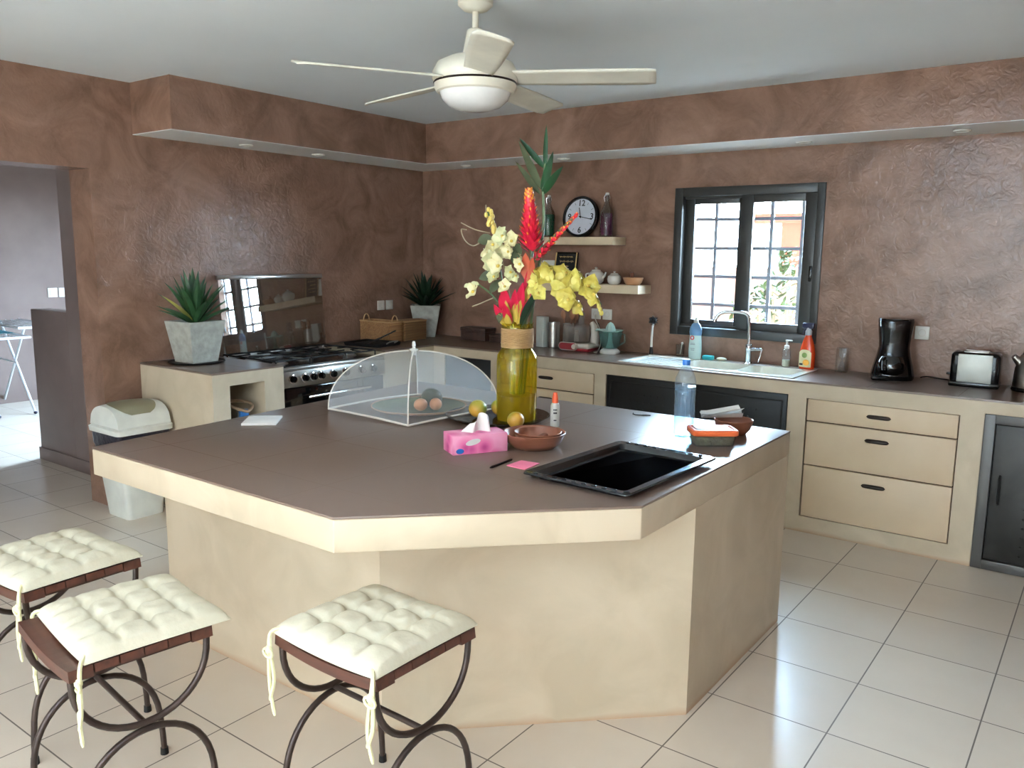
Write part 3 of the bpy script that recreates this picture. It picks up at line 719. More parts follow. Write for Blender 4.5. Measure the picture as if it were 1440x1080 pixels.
# fruit
def fruit(x, y, z, r, lb, rot):
    o = B().ball((0, 0, 0), r, (1, 1, .94)).lathe([(0, r * .935), (.006, r * .93), (.004, r * .97), (0, r * .975)], 8).build('orange', 'lime', loc=(x, y, z), rot=rot)
    return tag(o, lb, 'fruit', 'green and orange citrus on the glass plate')
fruit(2.70, -2.575, IH + .0465, .042, 'greenish orange left of the vase on the glass plate', (.3, .2, 0))
fruit(2.745, -2.475, IH + .0435, .038, 'orange citrus half hidden behind the left side of the vase', (.6, .2, 2))
fruit(2.972, -2.655, IH + .042, .037, 'small green and orange citrus in front of the vase', (-.6, .3, 1))
# tissue box
tb = onI('tissue_box', 'pink floral tissue box with white tissue at island centre', 'tissue box', 3.072, -3.05, R(60))
B().box(-.11, .11, -.055, .055, 0, .072, .002).build('carton', 'tissuebox', tb)
def tis(u, v):
    a = u * 2 - 1; bb = v
    return Vector((a * (.055 - .02 * bb) + .02 * bb, .018 * math.sin(a * 5 + 1.2 * bb) * (1 - .3 * bb) + .008 * bb, .070 + bb * (.052 + .02 * math.cos(a * 2.2 - .8))))
B().grid(tis, 18, 8).build('tissue', 'fabricwhite', tb)
B().prism([(.016 * math.cos(a) , .010 * math.sin(a)) for a in [i * PI / 8 for i in range(16)]], 0, .0012, mtx=Tm(-.082, -.055, .014) @ Rx(PI / 2)).build('logo_badge', 'bluecap', tb)
B().prism([(.030 * math.cos(a) , .011 * math.sin(a)) for a in [i * PI / 8 for i in range(16)]], 0, .001, mtx=Tm(-.03, -.055, .045) @ Rx(PI / 2) @ Rz(.2)).build('printed_petal', 'paper', tb)
# wooden bowls
def bowl(name, x, y, z, r, h, lb, cat='bowl', m='bowlwood', rot=None, group=None):
    o = B().lathe([(0, 0), (r * .62, 0), (r * .85, h * .35), (r, h * .97), (r * .985, h), (r * .94, h * .97), (r * .8, h * .4), (r * .58, h * .13), (0, h * .12)], 40).build(name, m, loc=(x, y, z), rot=rot)
    return tag(o, lb, cat, group)
bowl('wooden_bowl', 3.215, -2.865, IH, .124, .062, 'wide red-brown wooden bowl beside the tissue box', group='nested wooden bowls')
bowl('wooden_bowl', 3.228, -2.858, IH + .0085, .094, .056, 'smaller wooden bowl nested inside the wide one', group='nested wooden bowls')
o = B().box(-.045, .045, -.012, .012, 0, .012, .004).build('wooden_stick', 'bowlwood', loc=(3.23, -2.86, IH + .017), rot=(0, R(-14), R(75))); tag(o, 'short wooden stick lying in the nested bowls', 'wooden utensil')
o.location.z = IH + .03
# small spray bottle
sp = onI('spray_bottle', 'small white bottle with orange cap behind the wooden bowls', 'bottle', 3.063, -2.49)
B().lathe([(0, 0), (.017, 0), (.0195, .004), (.0195, .092), (.016, .102), (.011, .106), (0, .106)], 24).build('bottle_body', 'white', sp)
B().lathe([(.013, .104), (.0135, .118), (.0105, .142), (.008, .150), (0, .151)], 20).build('cap', 'orange', sp)
b = B()
for (z, w, h) in ((.076, .018, .006), (.062, .016, .007), (.03, .012, .005)):
    for i in range(4):
        x = -w / 2 + w * (i + .5) / 4; a = math.atan2(-.8, .58) + (i - 1.5) * w / 4 / .02
        b.box(-.0018, .0018, -.0004, .0004, -h / 2, h / 2, mtx=Tm(.0198 * math.cos(a), .0198 * math.sin(a), z) @ Rz(a + PI / 2))
b.build('label_print', 'darkprint', sp)
# pen, notes
o = B().tube([(0, 0, 0), (.012, 0, 0), (.125, 0, 0), (.14, 0, 0)], [.002, .0045, .0045, .0035], 10).build('pen', 'black', loc=(3.288, -3.235, IH + .0046), rot=(0, 0, R(94))); tag(o, 'black pen lying in front of the pink tissue box', 'pen')
o = B().prism([(-.042, -.04), (.040, -.052), (.040, .05), (-.036, .048)], 0, .003).build('sticky_notes', 'pinknote', loc=(3.347, -3.122, IH + .0003), rot=(0, 0, R(4))); tag(o, 'pink sticky note pad beside the oven tray', 'sticky notes')
# oven tray
ot = onI('oven_tray', 'black enamel oven tray lying on the right of the island', 'oven tray', 3.664, -2.965, R(-2.2))
hw, hl = .207, .312
def ringpts(x, y, z, c=.02):
    pts = []
    for (sx_, sy_, a0) in ((1, 1, 0), (-1, 1, 90), (-1, -1, 180), (1, -1, 270)):
        for k in range(4): a = R(a0 + 30 * k); pts.append((sx_ * (x - c) + c * math.cos(a), sy_ * (y - c) + c * math.sin(a), z))
    return pts
def loft(b, rings, cap0=True, cap1=False):
    t = bmesh.new(); VR = [[t.verts.new(p) for p in r] for r in rings]; n = len(VR[0])
    for a, c in zip(VR[:-1], VR[1:]):
        for i in range(n): t.faces.new((a[i], a[(i + 1) % n], c[(i + 1) % n], c[i]))
    if cap0: t.faces.new(VR[0][::-1])
    if cap1: t.faces.new(VR[-1])
    bmesh.ops.recalc_face_normals(t, faces=t.faces[:]); b.merge(t); return b
b = B(); loft(b, [ringpts(hw - .05, hl - .05, .0), ringpts(hw - .04, hl - .04, .004), ringpts(hw - .032, hl - .032, .023), ringpts(hw - .004, hl - .004, .025), ringpts(hw, hl, .021), ringpts(hw, hl, .018),
     ringpts(hw - .03, hl - .03, .018), ringpts(hw - .038, hl - .038, .001)][::-1], False, True)
b.build('tray_pan', 'enamel', ot)
for k in range(9):
    for yy in (-hl + .016, hl - .016): B().ball((-hw + .05 + k * .038, yy, .0255), .006, (1.6, 1, .5), 10).build('rim_dimple', 'enamel', ot)
# water bottle
wb = onI('water_bottle', 'clear plastic water bottle with blue cap on the island', 'bottle', 3.588, -2.315)
prof = [(0, .001), (.038, .001), (.043, .008)]
for i in range(7):
    z = .02 + i * .022; prof += [(.0435, z), (.0415, z + .011)]
prof += [(.044, .18), (.044, .19), (.0415, .196), (.0445, .204), (.0445, .222), (.040, .248), (.028, .276), (.0165, .294), (.0135, .300), (.0135, .310)]
B().lathe(prof, 36).build('bottle_body', 'pet', wb)
pw = [(0, .003)] + [(max(.001, r - .0015), max(z, .004)) for r, z in prof[1:-8]] + [(.0425, .212), (0, .2125)]
B().lathe(pw, 36).build('water', 'water', wb)
B().lathe([(.0155, .300), (.016, .302), (.016, .320), (.014, .323), (0, .323)], 24).build('cap', 'bluecap', wb)
# food container
ct = onI('food_container', 'clear lunch box with orange lid in front of the water bottle', 'food container', 3.738, -2.372, R(39))
b = B(); loft(b, [ringpts(.078, .05, .0), ringpts(.086, .058, .048), ringpts(.084, .056, .048), ringpts(.076, .048, .003)], True, True); b.build('tub', 'clearpl', ct)
b = B(); loft(b, [ringpts(.074, .046, .004), ringpts(.081, .053, .040)], True, True); b.build('leftovers', 'pasta', ct)
b = B(); loft(b, [ringpts(.09, .062, .044), ringpts(.092, .064, .047), ringpts(.092, .064, .062), ringpts(.088, .060, .066), ringpts(.08, .052, .066), ringpts(.078, .05, .061)], True, True); l_ = b.build('lid', 'orangelid', ct)
B().box(-.07, .07, -.042, .042, .0615, .0665, .002).build('lid_panel', 'white', l_)
# small bowl with papers
bowl('wooden_bowl', 3.728, -2.125, IH, .082, .062, 'small wooden bowl holding folded papers at the island far end')
pp = thing('folded_papers', 'grey white folded papers sticking out of the small bowl', 'paper', (3.70, -2.135, IH + .062), R(35))
for k, (a, w) in enumerate(((-8, .0), (6, .012), (18, .022))):
    B().grid(lambda u, v, k=k, a=a: Vector(((u - .5) * .17 - .02, (v - .5) * .075, .004 + k * .007 + .05 * abs(v - .5) * (1 - k * .3) + .02 * u * (k % 2)))
             , 8, 4).build('sheet', 'paper', pp, rot=(0, R(-3), R(a)))
# wire hook
o = B().tube([(-.045, .012, .003), (-.035, -.012, .003), (-.015, -.022, .003), (.02, -.012, .003), (.045, .01, .003), (.02, .0, .003), (.012, -.008, .003)], .0022, 6).build('wire_hook', 'black', loc=(3.235, -2.02, IH)); tag(o, 'thin bent black wire on the far side of the island', 'wire')

# ------------------------------------------------------------------ flowers in the vase
FYv = VY
def P(x, z, dy=0.0): return Vector((x, FYv + dy, z))
def curve(pts, n=14):
    pts = [Vector(p) for p in pts]; out = []
    m = len(pts) - 1
    for i in range(m):
        p0, p1, p2, p3 = pts[max(i - 1, 0)], pts[i], pts[i + 1], pts[min(i + 2, m)]
        for k in range(n):
            t = k / n
            out.append(0.5 * ((2 * p1) + (-p0 + p2) * t + (2 * p0 - 5 * p1 + 4 * p2 - p3) * t * t + (-p0 + 3 * p1 - 3 * p2 + p3) * t ** 3))
    out.append(pts[-1]); return out
rnd = random.Random(11)
ZB = IH + .03
def flower(name, lb, cat='flower'): return tag(thing(name, lb, cat, (VX, VY, ZB), 0, 'stems in the yellow vase'), lb, cat, 'stems in the yellow vase')
O = Vector((VX, VY, ZB))
def loc_(p): return Vector(p) - O
def stemof(t, pts, r, m='stem'):
    B().tube([loc_(p) for p in curve(pts, 8)], r, 8).build('stem', m, t)
def spike(t, p0, p1, r0, n, L, m1, m2, w=.022, spread=.9, tipr=.5, name='bracts', tip0=.78):
    p0, p1 = loc_(p0), loc_(p1); ax = (p1 - p0).normalized(); s1_ = ax.cross(Vector((0, 1, .2))).normalized(); s2_ = ax.cross(s1_)
    A, C = B(), B()
    for i in range(n):
        f = i / n; a = i * 2.399; rr = r0 * (1 - f * tipr)
        out = s1_ * math.cos(a) + s2_ * math.sin(a)
        o_ = p0.lerp(p1, f) + out * rr * .3
        d = (ax * (1 - spread * .5 * (1 - f)) + out * spread * (1 - .75 * f)).normalized()
        ll = L * (1.1 - .5 * f)
        A.petal(o_, d, ax, ll, w, .12, 4)
        if f > tip0 or i % 3 == 0: C.petal(o_ + d * ll * .74, d, ax, ll * .34, w * (.34 if f < tip0 else .6), .1, 3)
    A.build(name, m1, t); C.build(name.rstrip('s') + '_tips', m2, t)
    return
t = flower('torch_flower', 'upright red torch flower with orange tips in the vase')
stemof(t, [P(2.90, .90), P(2.93, 1.3), P(2.965, 1.6), P(2.958, 1.85)], .007)
spike(t, P(2.972, 1.62, -.01), P(2.955, 1.855, -.01), .046, 150, .058, 'redpetal', 'orangetip', .024, .95, .4)
t = flower('torch_flower', 'slanting thin red flower spike with yellow edge in front of the clock')
stemof(t, [P(2.91, .90, .01), P(2.94, 1.35, -.01), P(3.0, 1.58, -.03), P(3.20, 1.755, -.05)], .006)
spike(t, P(3.0, 1.585, -.03), P(3.215, 1.768, -.05), .015, 60, .034, 'redpetal', 'orangetip', .018, .55, .4, tip0=.3)
t = flower('heliconia', 'crimson and yellow heliconia bracts just above the vase neck')
stemof(t, [P(2.89, .90, -.02), P(2.89, 1.2, -.02), P(2.88, 1.33, -.03)], .008)
A, C = B(), B()
for (x0, z0, x1, z1, dy, w) in ((2.865, 1.32, 2.845, 1.44, -.06, .04), (2.885, 1.31, 2.87, 1.50, -.075, .045), (2.855, 1.31, 2.82, 1.40, -.07, .035), (2.90, 1.33, 2.93, 1.47, -.06, .04), (2.91, 1.32, 2.965, 1.50, -.05, .045), (2.925, 1.31, 2.99, 1.43, -.045, .032), (2.94, 1.36, 2.985, 1.58, -.02, .04), (2.88, 1.31, 2.89, 1.41, -.085, .04)):
    p0, p1 = loc_(P(x0, z0, dy * .3)), loc_(P(x1, z1, dy)); d = p1 - p0
    A.petal(p0, d, (.3, -1, 0), d.length, w, .08, 6, .7)
    C.petal(p0 + Vector((.0, -.004, -.01)), d, (.3, -1, 0), d.length * .62, w * .8, .06, 6, .7)
A.build('bracts', 'pinkred', t); C.build('bract_edges', 'yellowedge', t)
t = flower('rust_bract', 'brown-red drooping bract between white and yellow orchids')
stemof(t, [P(2.90, .90, .02), P(2.93, 1.30, .02), P(2.975, 1.50, -.02), P(2.985, 1.60, -.03)], .005, 'twig')
A = B()
for (x0, z0, x1, z1, w) in ((2.965, 1.49, 2.975, 1.62, .05), (2.97, 1.50, 2.93, 1.60, .035), (2.985, 1.52, 3.01, 1.60, .03)):
    d = Vector((x1 - x0, -.02, z1 - z0)); A.petal(loc_(P(x0, z0, -.03)), d, (.2, -1, 0), d.length, w, .1, 6)
A.build('bracts', 'rust', t)
t = flower('lily_stem', 'tall green leafy stem rising above the red torch flower', 'foliage')
stemof(t, [P(2.90, .90, .03), P(2.95, 1.35, .03), P(3.0, 1.7, .03), P(3.005, 1.88, .02), P(3.012, 1.985, .02)], .006)
leaves = ((3.012, 1.965, 3.037, 2.135, .020, 'lily'), (3.01, 1.965, 2.90, 2.09, .026, 'lily'), (3.0, 1.87, 3.075, 2.03, .034, 'lily'), (3.0, 1.86, 3.128, 1.968, .034, 'lily'), (2.995, 1.88, 2.855, 2.085, .034, 'leafgrey'), (2.99, 1.86, 2.84, 2.0, .026, 'leafgrey'))  # last two leaves look shadowed: shade put into their greyer colour
for (x0, z0, x1, z1, w, m) in leaves:
    d = Vector((x1 - x0, -.03 if m == 'lily' else .03, z1 - z0)); B().petal(loc_(P(x0, z0, .02)), d, (.5, -.8, .2), d.length, w, .05, 8, .35, .75).build('leaf', m, t)
t = flower('broad_leaf', 'broad dark green leaf right of the vase neck', 'foliage')
stemof(t, [P(2.91, .90, -.01), P(2.93, 1.2, -.02), P(2.945, 1.31, -.04)], .004)
d = Vector((.125, -.03, .165)); B().petal(loc_(P(2.94, 1.30, -.04)), d, (-.3, -.9, .2), d.length, .06, .06, 10, .4, .85).build('leaf', 'leafdark', t)

def bloom(b, p, size, n, rr, cup=.35):
    p = loc_(p); face = Vector((rr.uniform(-.5, .7), -1, rr.uniform(-.5, .5))).normalized()
    s1_ = face.cross(Vector((0, 0, 1))).normalized(); s2_ = s1_.cross(face); a0 = rr.random() * 6
    for i in range(n):
        a = a0 + 2 * PI * i / n; d = s1_ * math.cos(a) + s2_ * math.sin(a) + face * .25
        b.petal(p, d, face, size * rr.uniform(.8, 1.15), size * rr.uniform(.85, 1.1), cup * rr.uniform(.3, 1.2), 7, .2, .7, .10)
def orchid(lb, stem, blooms, m1, m2, size, seed, n=5, extra=None):
    rr = random.Random(seed); t = flower('orchid_branch', lb)
    stemof(t, stem, .004, 'stem')
    for i, (x, z, dy, k) in enumerate(blooms):
        b = B(); bloom(b, P(x, z, dy), size * k, n, rr); f = b.build('blossom', m1 if i % 3 else m2, t)
        B().ball(loc_(P(x, z, dy)) + Vector((.0, -.008, 0)), .007 * k, n=8).build('blossom_centre', 'yellowedge', f)
    return t
wbl = [(2.86, 1.685, -.06, 1.1), (2.90, 1.665, -.05, 1), (2.80, 1.65, -.05, .9), (2.815, 1.59, -.07, 1.1), (2.86, 1.56, -.09, 1.2), (2.845, 1.625, -.03, .9), (2.905, 1.535, -.06, .9), (2.93, 1.60, -.03, .8), (2.775, 1.56, -.04, .8), (2.94, 1.52, -.07, .7), (2.89, 1.62, -.06, .8), (2.775, 1.615, -.05, .85), (2.83, 1.515, -.08, .9), (2.89, 1.475, -.08, .85), (2.95, 1.57, -.06, .8), (2.835, 1.69, -.04, .8)]
t = orchid('cream orchid branch with many blossoms left of red torch flower', [P(2.88, .90, .0), P(2.86, 1.35, -.01), P(2.83, 1.5, -.03), P(2.80, 1.65, -.03), P(2.75, 1.79, -.03)], wbl, 'whitepetal', 'greenwhite', .046, 3)
b = B(); rr = random.Random(5)
for i in range(13): b.ball(loc_(P(2.745 + .05 * (i / 13) + rr.uniform(-.014, .014), 1.80 - .1 * i / 13, -.03 + rr.uniform(-.015, .015))), .0095 + .004 * i / 13, (1, 1, 1.25), 8)
b.build('buds', 'yellowedge', t)
b = B()
for (x0, z0, x1, z1, w) in ((2.80, 1.53, 2.73, 1.50, .045), (2.82, 1.5, 2.79, 1.44, .04), (2.91, 1.60, 2.95, 1.66, .05), (2.78, 1.68, 2.72, 1.66, .05), (2.92, 1.56, 2.91, 1.63, .045), (2.83, 1.42, 2.845, 1.31, .04)):
    d = Vector((x1 - x0, -.03, z1 - z0)); B().petal(loc_(P(x0, z0, -.03)), d, (.3, -1, .2), d.length, w, .1, 6, .3).build('leaf', 'leafgrey', t)
t = orchid('single cream blossom on a bent twig at far left of the bouquet', [P(2.87, .90, -.01), P(2.86, 1.3, -.02), P(2.80, 1.42, -.04), P(2.72, 1.475, -.05)], [(2.70, 1.445, -.06, 1.15)], 'whitepetal', 'whitepetal', .042, 8, 3)
B().tube([loc_(p) for p in curve([P(2.79, 1.42, -.04), P(2.73, 1.395, -.05), P(2.69, 1.38, -.06)], 6)], .003, 6).build('twig', 'twig', t)
b = B()
for i in range(6): b.petal(loc_(P(2.72 - .012 * i, 1.475 + .004 * (i % 2), -.05)), (-.6, -.2, .4 - .2 * i), (0, -1, 0), .026, .018, .2, 4)
b.build('bud', 'greenwhite', t)
ybl = [(3.045, 1.49, -.07, 1), (3.085, 1.53, -.07, 1.15), (3.125, 1.545, -.08, 1.1), (3.165, 1.525, -.08, 1), (3.205, 1.54, -.09, 1.05), (3.235, 1.50, -.09, 1.0), (3.275, 1.515, -.10, 1.1), (3.315, 1.49, -.10, 1.05), (3.345, 1.46, -.11, 1.0), (3.19, 1.465, -.11, 1.05), (3.235, 1.435, -.12, 1.15), (3.285, 1.415, -.12, .9), (3.07, 1.455, -.09, .8)]
t = orchid('arching yellow orchid branch leaning right in front of the shelves', [P(2.91, .90, .01), P(2.95, 1.3, -.02), P(3.02, 1.46, -.05), P(3.12, 1.52, -.06), P(3.28, 1.50, -.08), P(3.37, 1.42, -.10)], ybl, 'yelpetal', 'yelpetal2', .052, 21)
b = B()
for i in range(4): b.ball(loc_(P(3.36 + .006 * i, 1.43 - .014 * i, -.11)), .009, (1, 1, 1.3), 8)
b.build('buds', 'yelpetal', t)
t = flower('dry_twig', 'thin curling pale twig reaching left above the bouquet', 'twig')
stemof(t, [P(2.88, .90, .02), P(2.85, 1.35, .02), P(2.80, 1.60, .0), P(2.735, 1.665, -.02), P(2.67, 1.645, -.03), P(2.62, 1.67, -.03), P(2.60, 1.715, -.03), P(2.63, 1.715, -.03)], .0028, 'twig')
B().tube([loc_(p) for p in curve([P(2.755, 1.70, -.02), P(2.68, 1.715, -.03), P(2.60, 1.745, -.03)], 6)], .0028, 6).build('side_twig', 'twig', t)
B().tube([loc_(p) for p in curve([P(2.77, 1.70, -.02), P(2.745, 1.77, -.03), P(2.74, 1.82, -.03)], 6)], .003, 6).build('side_twig', 'twig', t)

# ------------------------------------------------------------------ potted agaves
def agave(x, y, rz, wt_, wbm, h, lb, seed, n, L, mm, saucer, yellow):
    t = thing('potted_agave', lb, 'potted plant', (x, y, CT), rz); rr = random.Random(seed)
    z0 = .0
    if saucer:
        B().lathe([(0, 0), (.155, 0), (.175, .008), (.172, .011), (.15, .006), (0, .006)], 40).build('saucer', 'blackmatte', t); z0 = .0065
    a, c, w2 = wbm / 2, wt_ / 2, wt_ / 2 - .022
    sq = lambda r, z: [(r, r, z), (-r, r, z), (-r, -r, z), (r, -r, z)]
    b = B(); loft(b, [sq(a, z0), sq(c, h), sq(w2, h), sq(w2 - .008, h - .035)], True, True); b.build('planter', 'concrete', t, smooth=20)
    B().box(-w2 + .012, w2 - .012, -w2 + .012, w2 - .012, h - .05, h - .03).build('soil', 'darkwood', t)
    for i in range(n):
        az = i * 2.399 + rr.uniform(-.2, .2); el = R(84) - (i / n) * R(60)
        ll = L * rr.uniform(.82, 1.08)
        d = Vector((math.cos(az) * math.cos(el), math.sin(az) * math.cos(el), math.sin(el)))
        wd = Rz(rz) @ d
        while x + wd.x * ll < .03 or y + wd.y * ll > -.03:
            el += .06; ll *= .97
            d = Vector((math.cos(az) * math.cos(el), math.sin(az) * math.cos(el), math.sin(el))); wd = Rz(rz) @ d
        o_ = Vector((math.cos(az) * .02, math.sin(az) * .02, h - .03 + .05 * (1 - i / n)))
        up = Vector((0, 0, 1)) if el < 1.2 else Vector((math.cos(az), math.sin(az), .2)) * -1
        B().petal(o_, d, up, ll, L * .17, -.08 if el < 1.1 else -.02, 8, .5, .7).build('leaf', 'leafyellow' if yellow and i == yellow else mm, t)
    return t
agave(.255, -2.42, R(3), .262, .185, .267, 'agave in grey square planter on the short cream block', 5, 34, .30, 'leaf', True, 23)
agave(.20, -.19, R(40), .25, .16, .27, 'dark spiky agave in grey planter in the counter corner', 9, 40, .27, 'leafdark', False, 0)

# ------------------------------------------------------------------ things on the long counter
def onC(name, lb, cat, x, y, rz=0, group=None): return thing(name, lb, cat, (x, y, CT), rz, group)
def basket(x, y, w, d, h, lb, handles, flaps):
    t = onC('wicker_basket', lb, 'basket', x, y, 0, 'wicker baskets on the corner counter')
    b = B(); c_ = .015
    loft(b, [ringpts(w / 2 - .006, d / 2 - .006, .0, c_), ringpts(w / 2, d / 2, .01, c_), ringpts(w / 2, d / 2, h - .004, c_), ringpts(w / 2 - .004, d / 2 - .004, h, c_), ringpts(w / 2 - .010, d / 2 - .010, h - .003, c_), ringpts(w / 2 - .012, d / 2 - .012, .012, c_)], True, True)
    b.build('woven_body', 'basket', t)
    B().tube(ringpts(w / 2, d / 2, h, c_), .006, 8, True).build('rim', 'baskethandle', t)
    for (hx, hy, ax) in handles:
        pts = []
        for i in range(13):
            a = PI * i / 12; q = .032 * math.cos(a)
            pts.append((hx + (q if ax == 'x' else 0), hy + (q if ax == 'y' else 0), h - .012 + .062 * math.sin(a)))
        B().tube(pts, .005, 8).build('handle', 'baskethandle', t)
    if flaps:
        B().grid(lambda u, v: Vector(((u - .5) * (w - .01), (v - .5) * (d - .01), h + .004 + .012 * math.sin(PI * u) * (1 - .5 * v))), 10, 6).build('lid_flap', 'basket', t)
    return t
basket(.21, -.735, .34, .15, .165, 'wicker basket with two loop handles nearer the cooker', [(-.165, 0, 'y'), (.155, 0, 'y')], False)
basket(.285, -.49, .16, .27, .158, 'lidded wicker basket without handles beside the planter', [], True)
gp = onC('griddle_pan', 'flat black griddle pan on the counter beside the cooker', 'pan', .36, -.975, R(8))
b = B(); loft(b, [ringpts(.16, .13, 0), ringpts(.17, .14, .004), ringpts(.175, .145, .026), ringpts(.17, .14, .026), ringpts(.163, .133, .008)], True, True); b.build('pan_body', 'blackmatte', gp)
b = B()
for k in range(9): b.box(-.155, .155, -.11 + k * .027, -.10 + k * .027, .0075, .012)
b.build('ridges', 'blackmatte', gp)
B().tube([(.17, -.05, .022), (.205, -.05, .04), (.21, 0, .043), (.205, .05, .04), (.17, .05, .022)], .005, 8).build('handle', 'steel', gp)
o = B().box(-.012, .12, -.012, .012, -.004, .004, .003).box(-.16, -.01, -.03, .03, -.0015, .0015).build('spatula', 'blackmatte', loc=(.42, -.93, CT + .062), rot=(0, R(-24), R(60))); tag(o, 'dark spatula leaning on the griddle pan', 'spatula')
def wbox(x, w, d, h, lb):
    t = onC('wooden_box', lb, 'box', x, -.12, 0, 'dark carved boxes'); B().box(-w / 2, w / 2, -d / 2, d / 2, 0, h * .7, .003).build('box_body', 'darkwood', t)
    B().box(-w / 2 - .004, w / 2 + .004, -d / 2 - .004, d / 2 + .004, h * .7, h, .006).build('lid', 'darkwood', t)
wbox(.72, .26, .14, .105, 'long dark carved wooden box right of the corner planter')
wbox(.955, .13, .13, .062, 'small low dark wooden box half hidden by the vase')
# glass cruets behind vase
for k, (x, y, h, lb) in enumerate(((1.255, -.25, .135, 'small clear glass cruet with stopper just right of the vase'), (1.315, -.20, .09, 'shorter dark bottle with glass stopper beside the cruet'))):
    t = onC('cruet', lb, 'cruet', x, y, 0, 'cruets behind the vase')
    B().lathe([(0, .001), (.022, .001), (.024, .01), (.022, h * .5), (.009, h * .7), (.009, h * .85), (.012, h * .87), (.010, h * .87), (.007, h * .7), (.019, h * .48), (.020, .01), (0, .005)], 20).build('glass', 'clearglass' if k == 0 else 'black', t)
    B().ball((0, 0, h * .96), .013, (1, 1, 1), 12).lathe([(0, h * .8), (.007, h * .82), (.007, h * .9)], 10).build('stopper', 'chrome', t)
o = B().box(-.04, .04, -.03, .03, 0, .235, .002).box(-.0005, .0005, -.0305, -.0295, .0, .235).build('carton', 'carton', loc=(1.402, -.17, CT), rot=(0, 0, R(-12))); tag(o, 'tall pale grey carton left of the steel canister', 'carton')
def ribcan(x, y, r, h, lb):
    t = onC('steel_canister', lb, 'canister', x, y, 0, 'ribbed steel canisters'); prof = [(0, .001), (r * .96, .001)]
    for i in range(12):
        z = .006 + (h - .012) * i / 12; dz = (h - .012) / 12; prof += [(r * .965, z), (r, z + dz * .3), (r, z + dz * .7)]
    prof += [(r * .97, h), (r * .9, h), (r * .9, .01), (0, .008)]
    B().lathe(prof, 32).build('ribbed_body', 'steel', t)
    return t
ribcan(1.508, -.17, .047, .195, 'ribbed steel canister between the carton and the utensil canister')
ribcan(1.606, -.115, .042, .19, 'ribbed steel canister holding wooden spoons behind the food processor')
for k, (dx, dy, a, b_) in enumerate(((-.016, 0, -10, 4), (.0, .012, 3, -5), (.016, -.008, 12, 3), (.006, -.016, 20, -8))):
    sp = thing('wooden_spoon', ('leftmost wooden spoon in the steel canister', 'upright wooden spoon second from left in canister', 'wooden spoon leaning right in the steel canister', 'wooden spoon leaning furthest right in the canister')[k], 'spoon', (1.606 + dx * .6, -.115 + dy * .6, CT + .012), 0, 'wooden spoons in the canister')
    sp.rotation_euler = (R(b_), R(a * .7), 0)
    B().tube([(0, 0, .0), (0, 0, .215)], [.005, .006], 8).build('spoon_handle', 'spoonwood', sp)
    B().ball((0, 0, .245), .03, (.75, .28, 1.15), 14).build('spoon_bowl', 'spoonwood', sp)
# food processor
fp = onC('food_processor', 'white and red food processor with a smoky clear bowl', 'food processor', 1.757, -.20, R(4))
B().box(-.125, .125, -.085, .10, .02, .06, .02, 4).build('base', 'greywhite', fp)
B().box(-.118, .118, -.075, .09, .0, .03, .012, 3).build('base_skirt', 'redpl', fp)
def stad(cx, w, r, z, n=8):
    return [(cx + w / 2 + r * math.cos(a), z + r * math.sin(a)) for a in [-PI / 2 + PI * i / n for i in range(n + 1)]] + [(cx - w / 2 + r * math.cos(a), z + r * math.sin(a)) for a in [PI / 2 + PI * i / n for i in range(n + 1)]]
pan = B().prism([(x, z) for x, z in stad(-.045, .10, .03, .038)], 0, .012, .002, mtx=Tm(0, -.085, 0) @ Rx(PI / 2)).build('control_trim', 'greywhite', fp)
B().prism([(x, z) for x, z in stad(-.045, .096, .024, .038)], 0, .003, mtx=Tm(0, -.0972, 0) @ Rx(PI / 2)).build('control_panel', 'redpl', pan)
B().lathe([(.019, 0), (.018, .012), (0, .013)], 20, mtx=Tm(.012, -.100, .038) @ Rx(PI / 2)).build('dial', 'greywhite', pan)
B().lathe([(0, .062), (.095, .062), (.10, .075), (.103, .17), (.104, .18), (.100, .178), (.097, .08), (.09, .066), (0, .066)], 36, (-.025, .005, 0)).build('bowl', 'smoke', fp)
B().lathe([(0, .066), (.02, .066), (.016, .15), (0, .152)], 16, (-.025, .005, 0)).build('blade_hub', 'greywhite', fp)
B().lathe([(.104, .181), (.106, .19), (.06, .198), (0, .199)], 36, (-.025, .005, 0)).build('bowl_lid', 'smoke', fp)
B().lathe([(.024, .197), (.024, .285), (.021, .285), (.021, .197)], 20, (.015, .0, 0)).build('feed_tube', 'smoke', fp)
B().tube([(.095, .06, .05), (.10, .06, .12), (.092, .06, .18), (.07, .06, .21)], [.035, .03, .026, .018], 14).build('motor_column', 'greywhite', fp)
# juicer
jc = onC('citrus_juicer', 'citrus juicer with white base and teal clear jug', 'juicer', 2.022, -.20)
B().lathe([(0, 0), (.072, 0), (.074, .012), (.066, .026), (.05, .036), (0, .036)], 36).build('base', 'white', jc)
B().lathe([(0, .038), (.05, .038), (.07, .06), (.085, .155), (.088, .165), (.084, .163), (.066, .06), (.045, .042), (0, .042)], 36).build('jug', 'tealclear', jc)
B().lathe([(.03, .043), (.018, .08), (.012, .15), (0, .15)], 20).build('drive_column', 'mint', jc)
B().lathe([(.092, .168), (.094, .172), (.06, .160), (.035, .157), (.035, .153), (.06, .155)], 36).tube([(-.09, 0, .17), (-.105, -.01, .168), (-.11, -.02, .16)], .008, 8).build('strainer_dish', 'mint', jc)
b = B(); b.lathe([(.034, .157), (.030, .19), (.018, .215), (0, .226)], 24)
for i in range(8): a = i * PI / 4; b.tube([(.035 * math.cos(a), .035 * math.sin(a), .158), (.031 * math.cos(a), .031 * math.sin(a), .19), (.018 * math.cos(a), .018 * math.sin(a), .214), (0, 0, .226)], .004, 6)
b.build('reamer_cone', 'mint', jc)
